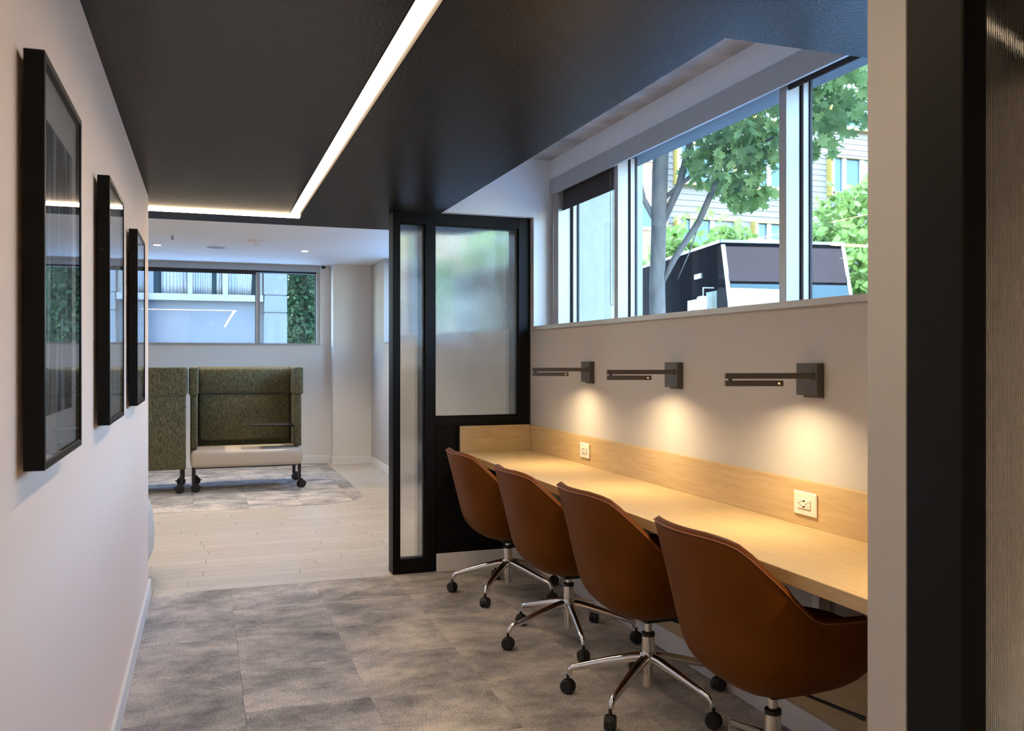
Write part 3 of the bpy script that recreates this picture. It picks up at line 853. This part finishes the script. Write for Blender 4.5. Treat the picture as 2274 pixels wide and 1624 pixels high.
# ------------------------------------------------------------------ lounge furniture
def settee(label, loc, rz, tablet):
    t = thing('high_back_settee', label, 'sofa', loc, group='olive high back settees on castors')
    def rb(name, dims, m, par=None, bev=0.02, **kw):
        return bobj(name, dims, m, par or t, bev=bev, seg=3, local=True, **kw)
    rb('seat', (-0.553, 0.553, -0.02, 0.60, 0.252, 0.425), M['seatcream'], bev=0.045, label='cream vinyl seat')
    rb('back_cushion', (-0.475, 0.475, 0.57, 0.65, 0.475, 0.982), M['tweed'], bev=0.03)
    rb('headrest', (-0.475, 0.475, 0.555, 0.65, 0.990, 1.265), M['tweed'], bev=0.03)
    bp = rb('back_panel', (-0.565, 0.565, 0.64, 0.715, 0.245, 0.985), M['tweed'], bev=0.015)
    rb('back_panel_cap', (-0.572, 0.572, 0.635, 0.722, 0.988, 1.275), M['tweed'], bev=0.018)
    for s in (-1, 1):
        xa, xb = sorted((s*0.488, s*0.556))
        w = rb('wing', (xa, xb, 0.14, 0.65, 0.43, 0.988), M['tweed'], bev=0.018)
        xa, xb = sorted((s*0.478, s*0.572))
        rb('wing_cap', (xa, xb, 0.10, 0.66, 0.985, 1.272), M['tweed'], par=w, bev=0.02)
        for yy in (0.06, 0.66):
            lg = bobj('leg', (s*0.525-0.016, s*0.525+0.016, yy-0.016, yy+0.016, 0.085, 0.258), M['blackp'], t, bev=0.003, local=True)
            bm = bmesh.new()
            for q in (-1, 1):
                lathe(bm, [(0.01, q*0.004), (0.043, q*0.004), (0.045, q*0.012), (0.042, q*0.024), (0.01, q*0.025)], 18, (0, 0, 0.045), 'y')
            box(bm, -0.02, 0.018, -0.003, 0.003, 0.03, 0.10); box(bm, 0.035, 0.062, -0.008, 0.008, 0.045, 0.055)
            bmesh.ops.transform(bm, matrix=Matrix.Translation((s*0.525+0.02, yy, 0)) @ Matrix.Rotation(random.uniform(-0.5, 0.5), 4, 'Z'), verts=bm.verts[:])
            obj('caster', bm, M['blackp'], lg, smooth='auto', local=True)
    bobj('seat_rail', (-0.5, 0.5, 0.05, 0.09, 0.238, 0.255), M['blackp'], t, local=True)
    if tablet:
        tb = rb('tablet', (0.02, 0.47, 0.08, 0.36, 0.655, 0.672), M['blackp'], bev=0.006, label='black swivel writing tablet')
        bobj('tablet_arm', (0.40, 0.53, 0.28, 0.34, 0.630, 0.656), M['blackp'], tb, bev=0.004, local=True)
    t.rotation_euler = (0, 0, rz)
    return t
settee('olive high back settee with cream seat and black writing tablet', (0.415, 9.42, 0), 0, True)
settee('olive settee seen from its back beside the corridor wall end', (-0.745, 10.12, 0), PI, False)
pf = thing('round_pouf', 'pale grey rounded pouf just behind the corridor wall end', 'pouf', (-0.60, 5.87, 0))
bm = bmesh.new(); lathe(bm, [(0.02, 0.085), (0.22, 0.085), (0.27, 0.11), (0.302, 0.19), (0.306, 0.30), (0.296, 0.42), (0.275, 0.48), (0.24, 0.498), (0.02, 0.502)], 48)
obj('cushion', bm, M['pouf'], pf, smooth=True, local=True)
bm = bmesh.new(); lathe(bm, [(0.02, 0.0), (0.25, 0.0), (0.255, 0.09), (0.02, 0.09)], 40)
obj('plinth', bm, M['lamp'], pf, smooth='auto', local=True)

# ------------------------------------------------------------------ ceiling fittings of the lounge
ZW = 2.57
def downlight(label, x, y, e=115, zc=ZW, sz=62):
    t = thing('downlight', label, 'ceiling light', (x, y, zc), group='round recessed downlights')
    bm = bmesh.new(); lathe(bm, [(0.034, 0.0), (0.058, -0.001), (0.060, -0.004), (0.040, -0.006), (0.036, -0.002)], 28)
    obj('trim_ring', bm, M['plastic_white'], t, smooth='auto', local=True)
    bm = bmesh.new(); lathe(bm, [(0.004, -0.0085), (0.034, -0.0085), (0.036, -0.0025), (0.004, -0.0025)], 24)
    obj('lens', bm, M['downglow'], t, local=True)
    ld = bpy.data.lights.new('downlight_beam', 'SPOT'); ld.energy = e; ld.color = (1.0, 0.83, 0.64)
    ld.spot_size = math.radians(sz*1.6); ld.spot_blend = 0.6; ld.shadow_soft_size = 0.03
    lo = bpy.data.objects.new('downlight_beam', ld); COL.objects.link(lo); lo.parent = t; lo.location = (0, 0, -0.02)
downlight('round downlight near the corridor wall corner', -0.477, 10.008)
downlight('round downlight above the settee with the tablet', 1.056, 10.046)
downlight('added unseen downlight over the plank floor', 1.2, 7.35)  # unseen, added for more light in the lounge
downlight('added unseen downlight over the plank floor left', -0.6, 7.35)  # likewise added out of view for the lounge light
downlight('added downlight in the hidden left of the lounge', -2.6, 8.6)  # out of view, added to light the lounge from the left
# unseen downlight added behind the camera to lift the left wall and floor
downlight('added fill downlight in the black ceiling behind the camera', 0.15, -0.9, 80, ZC, 75)
sm = thing('smoke_detector', 'white smoke detector on the lounge ceiling', 'detector', (0.491, 9.333, ZW))
bm = bmesh.new(); lathe(bm, [(0.01, 0.0), (0.083, 0.0), (0.083, -0.018), (0.066, -0.032), (0.01, -0.036)], 30)
obj('housing', bm, M['plastic_white'], sm, smooth='auto', local=True)
bm = bmesh.new(); lathe(bm, [(0.004, -0.034), (0.026, -0.034), (0.020, -0.058), (0.004, -0.060)], 18)
obj('sensor', bm, M['plastic_white'], sm, smooth='auto', local=True)
sp = thing('sprinkler_head', 'small fire sprinkler head on the lounge ceiling', 'sprinkler', (-0.299, 9.194, ZW))
bm = bmesh.new(); lathe(bm, [(0.004, 0.0), (0.038, 0.0), (0.034, -0.006), (0.004, -0.007)], 20)
obj('escutcheon', bm, M['plastic_white'], sp, smooth='auto', local=True)
bm = bmesh.new(); lathe(bm, [(0.003, -0.006), (0.012, -0.006), (0.009, -0.03), (0.018, -0.042), (0.018, -0.045), (0.003, -0.046)], 14)
obj('nozzle', bm, M['chain'], sp, smooth='auto', local=True)
sk = thing('ceiling_speaker', 'flat grey round speaker grille on the lounge ceiling', 'speaker', (0.115, 10.039, ZW))
bm = bmesh.new(); lathe(bm, [(0.01, 0.0), (0.112, 0.0), (0.112, -0.003), (0.10, -0.006), (0.01, -0.007)], 32)
obj('grille', bm, M['speaker'], sk, smooth='auto', local=True)
bm = bmesh.new(); lathe(bm, [(0.102, 0.0), (0.118, 0.0), (0.116, -0.005), (0.104, -0.006)], 32)
obj('rim', bm, M['plastic_white'], sk, smooth='auto', local=True)
sc = thing('security_camera', 'small black dome camera under the lounge ceiling', 'camera', (1.437, 11.457, ZW))
bm = bmesh.new(); lathe(bm, [(0.005, 0.0), (0.045, 0.0), (0.045, -0.018), (0.005, -0.02)], 24)
obj('base', bm, M['plastic_white'], sc, smooth='auto', local=True)
bm = bmesh.new(); lathe(bm, [(0.034, -0.018), (0.034, -0.028), (0.027, -0.044), (0.014, -0.054), (0.002, -0.056)], 20)
obj('dome', bm, M['blackp'], sc, smooth=True, local=True)

# ------------------------------------------------------------------ outside
struct('street', boxes([(2.36, 70, -20, 60, 0.0, 0.12), (-20, 2.36, 12.0, 60, 0.0, 0.12)]), M['asphalt'], 'asphalt street outside')
struct('sidewalk', boxes([(2.42, 5.6, -15, 45, 0.12, 0.26), (-10, 2.42, 12.0, 15.5, 0.12, 0.26)]), M['pave'], 'concrete sidewalk outside the windows')

struct('added_frontage', boxes([(21, 30, -40, 19.5, 0.1, 6.8), (30, 60, -40, -30, 0.1, 6.8)]), M['frontage'], 'unseen row of buildings added across the street to block low sky')  # added out of view; height set for the light on the left wall

# street tree
MAPLE = [(0, -0.5), (0.10, -0.22), (0.34, -0.34), (0.28, -0.12), (0.52, 0.0), (0.34, 0.10), (0.40, 0.32), (0.16, 0.24), (0.0, 0.55),
         (-0.16, 0.24), (-0.40, 0.32), (-0.34, 0.10), (-0.52, 0.0), (-0.28, -0.12), (-0.34, -0.34), (-0.10, -0.22)]
QUAD = [(0, -0.5), (0.32, -0.1), (0.22, 0.3), (0, 0.5), (-0.22, 0.3), (-0.32, -0.1)]
def leaves(name, par, centres, size, m, shape, jit=0.35):
    verts, faces = [], []
    for c in centres:
        s = size*random.uniform(0.7, 1.25)
        n = Vector((random.gauss(0, 1), random.gauss(0, 1), random.gauss(0.5, 1))).normalized()
        rot = n.to_track_quat('Z', 'Y').to_matrix() @ Matrix.Rotation(random.uniform(0, 2*PI), 3, 'Z')
        i0 = len(verts)
        for (a, b) in shape:
            verts.append(tuple(Vector(c) + rot @ Vector((a*s, b*s, -0.25*abs(a)*s))))
        faces.append(tuple(range(i0, i0+len(shape))))
    w = wpos(par)
    me = bpy.data.meshes.new(name); me.from_pydata([tuple(Vector(v)-w) for v in verts], [], faces); me.update()
    me.materials.append(m)
    o = bpy.data.objects.new(name, me); COL.objects.link(o); o.parent = par; o['kind'] = 'stuff'
    return o
def in_ball(c, r):
    while True:
        v = Vector((random.uniform(-1, 1), random.uniform(-1, 1), random.uniform(-1, 1)))
        if 0.2 < v.length < 1: break
    return (c[0]+v.x*r[0], c[1]+v.y*r[1], c[2]+v.z*r[2])
st = thing('street_tree', 'maple street tree with grey trunk close outside the desk window', 'tree', (4.0, 7.27, 0.2))
bm = bmesh.new()
tube(bm, [(4.0, 7.27, 0.2), (4.0, 7.28, 1.2), (3.98, 7.28, 2.0), (3.99, 7.27, 2.55), (4.0, 7.26, 3.1), (4.02, 7.2, 4.2), (4.0, 7.1, 5.4)],
     [0.095, 0.078, 0.073, 0.070, 0.075, 0.055, 0.03], 16)
obj('trunk', bm, M['bark'], st, smooth=True)
br = [([(3.99, 7.27, 2.0), (4.10, 7.18, 2.28), (4.27, 7.02, 2.62), (4.40, 6.92, 3.0), (4.45, 6.85, 3.5), (4.52, 6.7, 4.1)], [0.02, 0.030, 0.030, 0.028, 0.026, 0.015]),
      ([(4.02, 7.26, 2.62), (4.14, 7.16, 2.95), (4.22, 7.1, 3.35), (4.24, 7.05, 4.0)], [0.035, 0.034, 0.03, 0.018]),
      ([(3.98, 7.28, 2.62), (3.87, 7.34, 2.85), (3.80, 7.38, 3.2), (3.78, 7.4, 3.8)], [0.03, 0.026, 0.022, 0.014]),
      ([(4.02, 7.25, 2.84), (4.2, 7.1, 3.02), (4.42, 6.9, 3.2), (4.7, 6.6, 3.35)], [0.022, 0.02, 0.016, 0.01]),
      ([(4.4, 6.92, 3.0), (4.62, 6.7, 3.25), (4.9, 6.4, 3.4), (5.1, 6.1, 3.6)], [0.02, 0.016, 0.012, 0.008]),
      ([(4.27, 7.02, 2.6), (4.22, 7.1, 2.35), (4.15, 7.2, 2.1)], [0.007, 0.006, 0.004])]
for pts, rd in br:
    bm = bmesh.new(); tube(bm, pts, rd, 10); obj('branch', bm, M['bark'], st, smooth=True)
cl = []
for c, r, n in (((4.75, 6.55, 3.45), (0.7, 0.7, 0.42), 620), ((4.45, 6.85, 3.1), (0.42, 0.42, 0.28), 210), ((5.3, 5.8, 3.7), (0.8, 0.8, 0.45), 520),
                ((4.3, 6.7, 4.2), (1.3, 1.3, 0.6), 900), ((5.6, 5.0, 3.35), (0.55, 0.7, 0.45), 330), ((5.8, 4.6, 3.9), (0.9, 0.9, 0.5), 420),
                ((4.62, 6.75, 2.83), (0.22, 0.25, 0.16), 60)):
    cl += [in_ball(c, r) for _ in range(n)]
leaves('foliage', st, cl, 0.13, M['leaf'], MAPLE)
def round_tree(name, label, loc, cz, r, n, size, m, shape=QUAD, cat='tree', trunk=0.12, group=None):
    t = thing(name, label, cat, loc, group=group)
    bm = bmesh.new(); tube(bm, [(loc[0], loc[1], loc[2]), (loc[0]+0.05, loc[1], (loc[2]+cz)/2), (loc[0], loc[1], cz)], [trunk, trunk*0.8, trunk*0.4], 10)
    obj('trunk', bm, M['bark'], t, smooth=True)
    pts = []
    blobs = [((loc[0], loc[1], cz), r)]
    for _ in range(9):
        v = Vector((random.gauss(0, 1), random.gauss(0, 1), random.gauss(0, 1))).normalized()
        blobs.append(((loc[0]+v.x*r[0]*0.62, loc[1]+v.y*r[1]*0.62, cz+v.z*r[2]*0.62), tuple(k*0.45 for k in r)))
    for i in range(n):
        c, rr = random.choice(blobs); pts.append(in_ball(c, rr))
    leaves('foliage', t, pts, size, m, shape)
    return t
round_tree('leafy_tree', 'sunlit round tree behind the parked van roof', (14.7, 24.0, 0.12), 4.35, (1.75, 1.7, 1.7), 2600, 0.30, M['leafsun'])
round_tree('leafy_tree', 'tall sunlit tree at the near end of the desk window', (17.2, 20.2, 0.12), 3.9, (1.9, 1.9, 2.6), 3600, 0.30, M['leafsun'])
round_tree('leafy_tree', 'small sunlit tree left of the street tree trunk', (14.6, 27.0, 0.12), 3.6, (1.3, 1.3, 1.5), 900, 0.3, M['leafsun'])
round_tree('leafy_tree', 'bright green tree beyond the conifer', (3.4, 27.0, 0.12), 3.0, (1.1, 1.6, 2.4), 2200, 0.28, M['leafsun'])
round_tree('flowering_bush', 'yellow green bush low beside the conifer', (2.95, 23.4, 0.12), 1.75, (0.5, 0.6, 0.45), 700, 0.13, M['blossom'], cat='bush', trunk=0.04)
cf = thing('conifer_tree', 'dark green conifer beside the grey neighbouring building', 'tree', (2.30, 21.6, 0.12))
bm = bmesh.new(); tube(bm, [(2.30, 21.6, 0.12), (2.30, 21.6, 3.0), (2.30, 21.6, 6.2)], [0.1, 0.07, 0.02], 10); obj('trunk', bm, M['bark'], cf, smooth=True)
pts = []
for _ in range(12000):
    z = random.uniform(0.4, 6.3); rm = 0.56*(1-(z/6.6)**2)**0.5+0.06
    a = random.uniform(0, 2*PI); rr = rm*random.uniform(0.5, 1.0)
    pts.append((2.30+rr*math.cos(a), 21.6+rr*math.sin(a), z))
leaves('foliage', cf, pts, 0.12, M['conifer'], QUAD)

# parked delivery van (rear towards +y, rotated a little)
vn = thing('delivery_van', 'dark brown step van parked outside the middle window', 'van', (7.5, 11.7, 0.12), rz=0.0)
VR = math.radians(-10)
def vbox(name, dims, m, par, bev=0.0):
    return bobj(name, dims, m, par, bev=bev, seg=2, local=True)
bm = bmesh.new(); prism(bm, [(0.46, 1.28), (0.12, 2.45), (0.0, 3.0), (0.15, 3.07), (5.6, 3.07), (5.6, 0.45), (0.5, 0.45)], 0, 0.0, 2.05)
for v in bm.verts:
    if v.co.y < 0.47 and v.co.z > 1.2: v.co.y = {1.28: -0.50, 2.45: -0.17, 3.0: 0.0, 3.07: 0.12}[round(v.co.z, 2)]
    elif v.co.z < 0.5 and v.co.y < 1: v.co.y = -0.55
obj('body', bm, M['van'], vn, local=True)
vbox('roof_edge', (-0.015, 0.02, 0.02, 5.6, 3.03, 3.075), M['cream'], vn)
vbox('roof_edge', (0.0, 2.05, -0.02, 0.02, 3.03, 3.075), M['cream'], vn)
def slope(name, x0, x1, za, zb, m, off=0.012):
    yy = lambda z: interp(z, [(1.28, -0.50), (2.45, -0.17), (3.0, 0.0)])
    bm = bmesh.new(); prism(bm, [(yy(za)-off, za), (yy(zb)-off, zb), (yy(zb)+0.01, zb), (yy(za)+0.01, za)], 0, x0, x1)
    return obj(name, bm, m, vn, local=True)
slope('brow_panel', 0.05, 2.0, 2.42, 2.97, M['vancap'])
slope('windscreen', 0.07, 1.0, 1.45, 2.38, M['cabglass'])
slope('windscreen', 1.05, 1.98, 1.45, 2.38, M['cabglass'])
slope('corner_post', 0.0, 0.06, 1.28, 3.0, M['alu'], 0.02)
slope('corner_post', 1.99, 2.05, 1.28, 3.0, M['alu'], 0.02)
bm = bmesh.new(); prism(bm, [(-0.50, 1.28), (-1.15, 1.15), (-1.2, 0.5), (-0.5, 0.5)], 0, 0.1, 1.95); obj('hood', bm, M['van'], vn, local=True)
vbox('door_frame', (-0.02, 0.0, 0.62, 1.38, 0.6, 2.22), M['cream'], vn)
vbox('door_window', (-0.028, -0.018, 0.70, 1.22, 1.3, 2.05), M['gasket'], vn)
vbox('quarter_window', (-0.02, 0.0, 0.12, 0.55, 1.4, 2.3), M['cabglass'], vn)
vbox('marker_lamp', (-0.03, 0.0, 0.75, 1.05, 2.55, 2.63), M['cream'], vn)
vbox('mirror', (-0.26, -0.10, 0.18, 0.36, 1.95, 2.22), M['alu'], vn, 0.03)
vbox('mirror', (-0.26, -0.10, 0.18, 0.36, 1.55, 1.75), M['alu'], vn, 0.03)
bm = bmesh.new(); tube(bm, [(-0.01, 0.25, 2.35), (-0.18, 0.27, 2.35), (-0.18, 0.27, 1.45), (-0.01, 0.25, 1.45)], 0.014, 8)
obj('mirror_bracket', bm, M['alu'], vn, local=True)
for yy in (0.2, 4.4):
    for xx in (0.02, 1.79):
        bm = bmesh.new(); lathe(bm, [(0.1, xx), (0.38, xx), (0.40, xx+0.04), (0.40, xx+0.2), (0.38, xx+0.24), (0.1, xx+0.24)], 28, (0, yy, 0.40), 'x')
        obj('wheel', bm, M['gasket'], vn, smooth='auto', local=True)
vn.rotation_euler = (0, 0, VR)

# parked car
pc = thing('parked_car', 'dark parked car showing its curved roof above the sill', 'car', (6.55, 7.1, 0.12))
bm = bmesh.new()
secs = []
prof = [(-2.3, 0.62, 0.55), (-2.1, 0.9, 0.80), (-1.1, 1.05, 0.88), (-0.9, 1.1, 0.88), (-0.2, 1.72, 0.66), (0.4, 1.80, 0.68), (1.3, 1.78, 0.68), (2.0, 1.66, 0.66), (2.35, 1.1, 0.84), (2.4, 0.65, 0.80)]
for (yy, zt, hw) in prof:
    pts = [(-0.90, 0.35), (-0.92, 0.8), (-0.90, min(1.0, zt-0.08)), (-hw-0.05, zt-0.10), (-hw+0.08, zt-0.02), (0, zt+0.02), (hw-0.08, zt-0.02), (hw+0.05, zt-0.10), (0.90, min(1.0, zt-0.08)), (0.92, 0.8), (0.90, 0.35)]
    secs.append([bm.verts.new((a, yy, b)) for a, b in pts])
for a, b in zip(secs, secs[1:]):
    for k in range(len(a)-1): bm.faces.new((a[k], a[k+1], b[k+1], b[k]))
    bm.faces.new((a[-1], a[0], b[0], b[-1]))
bm.faces.new(secs[0]); bm.faces.new(secs[-1][::-1])
obj('body', bm, M['carpaint'], pc, smooth='auto', local=True)
for s in (-1, 1):
    bm = bmesh.new(); tube(bm, [(s*0.62, -0.1, 1.74), (s*0.63, 0.4, 1.83), (s*0.63, 1.5, 1.81)], 0.018, 8); obj('roof_rail', bm, M['alu'], pc, local=True)
    for yy in (-1.45, 1.45):
        bm = bmesh.new(); lathe(bm, [(0.1, s*0.70), (0.33, s*0.70), (0.34, s*0.74), (0.34, s*0.90), (0.1, s*0.93)], 24, (0, yy, 0.34), 'x')
        obj('wheel', bm, M['gasket'], pc, smooth='auto', local=True)
bm = bmesh.new(); prism(bm, [(-0.86, 1.12), (-0.22, 1.70), (-0.20, 1.72), (-0.90, 1.14)], 0, -0.62, 0.62); obj('windscreen', bm, M['cabglass'], pc, local=True)

# building across the street, facing the camera
FY = 34.7
ab = thing('apartment_building', 'grey beige clad apartment block with yellow framed windows across the street', 'building', (27, FY, 0.12))
bobj('wall', (19.4, 52, FY, FY+8, 0.1, 20), M['siding'], ab)
bobj('orange_bay', (14.5, 19.35, FY-0.3, FY+8, 0.1, 20), M['orange'], ab)
bm = bmesh.new(); prism(bm, [(-0.05, 0.0), (-0.012, 0.26), (0.01, 0.26), (0.01, 0.0)], 0, 0.0, 32.4)
bmesh.ops.recalc_face_normals(bm, faces=bm.faces[:])
board_me = bpy.data.meshes.new('siding_board'); bm.to_mesh(board_me); bm.free(); board_me.materials.append(M['siding'])
z = 0.4
while z < 19.8:
    put('siding_board', board_me, (19.42-27, 0, z-0.12), ab); z += 0.27
for zt in (4.35, 7.6, 10.95, 14.15, 17.4):
    for x0 in (19.75, 23.8, 28.05, 32.3, 36.6):
        z0 = zt-1.75
        w = bobj('window', (x0, x0+3.1, FY-0.42, FY+0.02, z0-0.08, z0), M['yellow'], ab)
        bobj('frame', (x0, x0+3.1, FY-0.42, FY+0.02, zt, zt+0.08), M['yellow'], w)
        bobj('frame', (x0, x0+0.09, FY-0.42, FY+0.02, z0, zt), M['yellow'], w)
        bobj('frame', (x0+3.0, x0+3.1, FY-0.42, FY+0.02, z0, zt), M['yellow'], w)
        for (a, b) in ((0.09, 0.27), (0.72, 0.95), (1.75, 1.98)):
            bobj('mullion', (x0+a, x0+b, FY-0.30, FY+0.02, z0, zt), M['winwhite'], w)
        bobj('sill_rail', (x0+0.09, x0+1.98, FY-0.30, FY+0.02, z0, z0+0.14), M['winwhite'], w)
        for (a, b) in ((0.27, 0.72), (0.95, 1.75)):
            bobj('pane', (x0+a, x0+b, FY-0.22, FY-0.19, z0+0.14, zt), M['farglass'], w)
        bobj('panel', (x0+1.98, x0+3.0, FY-0.25, FY-0.12, z0, zt), M['bluewall'], w)
for zt in (5.2, 8.2, 11.2):
    w = bobj('window', (16.9, 18.7, FY-0.36, FY-0.28, zt-1.2, zt), M['winwhite'], ab)
    bobj('pane', (17.05, 18.55, FY-0.38, FY-0.34, zt-1.05, zt-0.15), M['farglass'], w)

# neighbouring building across the alley
NY = 20.0
nb = thing('neighbour_building', 'grey rendered neighbouring building with curtained window band behind the lounge', 'building', (-2, NY, 0.12))
bobj('wall', (-9, 1.22, NY, NY+0.9, 0.1, 2.66), M['bluewall'], nb)
bobj('upper_wall', (-9, 1.22, NY, NY+0.9, 4.2, 9.0), M['bluewall'], nb)
bobj('inner_wall', (-9, 1.22, NY+0.85, NY+1.05, 0.1, 9.0), M['bluewall'], nb)
joints = [0.1, 1.45, 2.36, 2.74, 3.9, 5.2, 6.5]
for xa, xb in ((1.22, 1.70), (-1.62, -1.14)):
    for za, zb in zip(joints, joints[1:]):
        bobj('pier_block', (xa, xb, NY-0.22, NY+0.9, za+0.012, zb-0.012), M['bluewall'], nb, bev=0.01)
    bobj('pier_core', (xa+0.02, xb-0.02, NY-0.19, NY+0.9, 0.1, 6.5), M['bluewall'], nb)
bobj('window_sill', (-1.12, 1.2, NY-0.16, NY+0.3, 2.60, 2.74), M['winwhite'], nb)
bobj('lower_ledge', (-1.12, 1.2, NY-0.12, NY+0.1, 1.62, 1.70), M['winwhite'], nb)
bobj('lower_window', (-0.35, 0.75, NY-0.03, NY+0.05, 1.0, 1.60), M['farglass'], nb)
wi = bobj('window', (-1.12, 1.2, NY+0.05, NY+0.12, 4.05, 4.2), M['winwhite'], nb)
for xm in (-1.08, -0.30, 0.42, 1.14):
    bobj('mullion', (xm-0.05, xm+0.05, NY+0.02, NY+0.12, 2.74, 4.1), M['winwhite'], wi)
bobj('pane', (-1.1, 1.16, NY+0.30, NY+0.32, 2.7, 4.1), M['farglass'], wi)
def curtain(xa, xb, flare):
    bm = bmesh.new(); n = 40; rows = []
    for j in range(7):
        zz = 2.76 + j*0.22
        f = flare*(1-j/6.0)
        rows.append([bm.verts.new((xa+(xb-xa)*i/n + f*(i/n), NY+0.22+0.03*math.sin(i*1.25), zz)) for i in range(n+1)])
    for a, b in zip(rows, rows[1:]):
        for i in range(n): bm.faces.new((a[i], a[i+1], b[i+1], b[i]))
    r = bmesh.ops.solidify(bm, geom=bm.faces[:], thickness=0.004)
    obj('curtain', bm, M['curtain'], wi, smooth=True)
curtain(-0.88, -0.34, 0.04); curtain(-0.26, 0.14, 0.0); curtain(0.24, 0.62, -0.0); curtain(0.55, 1.02, -0.06)
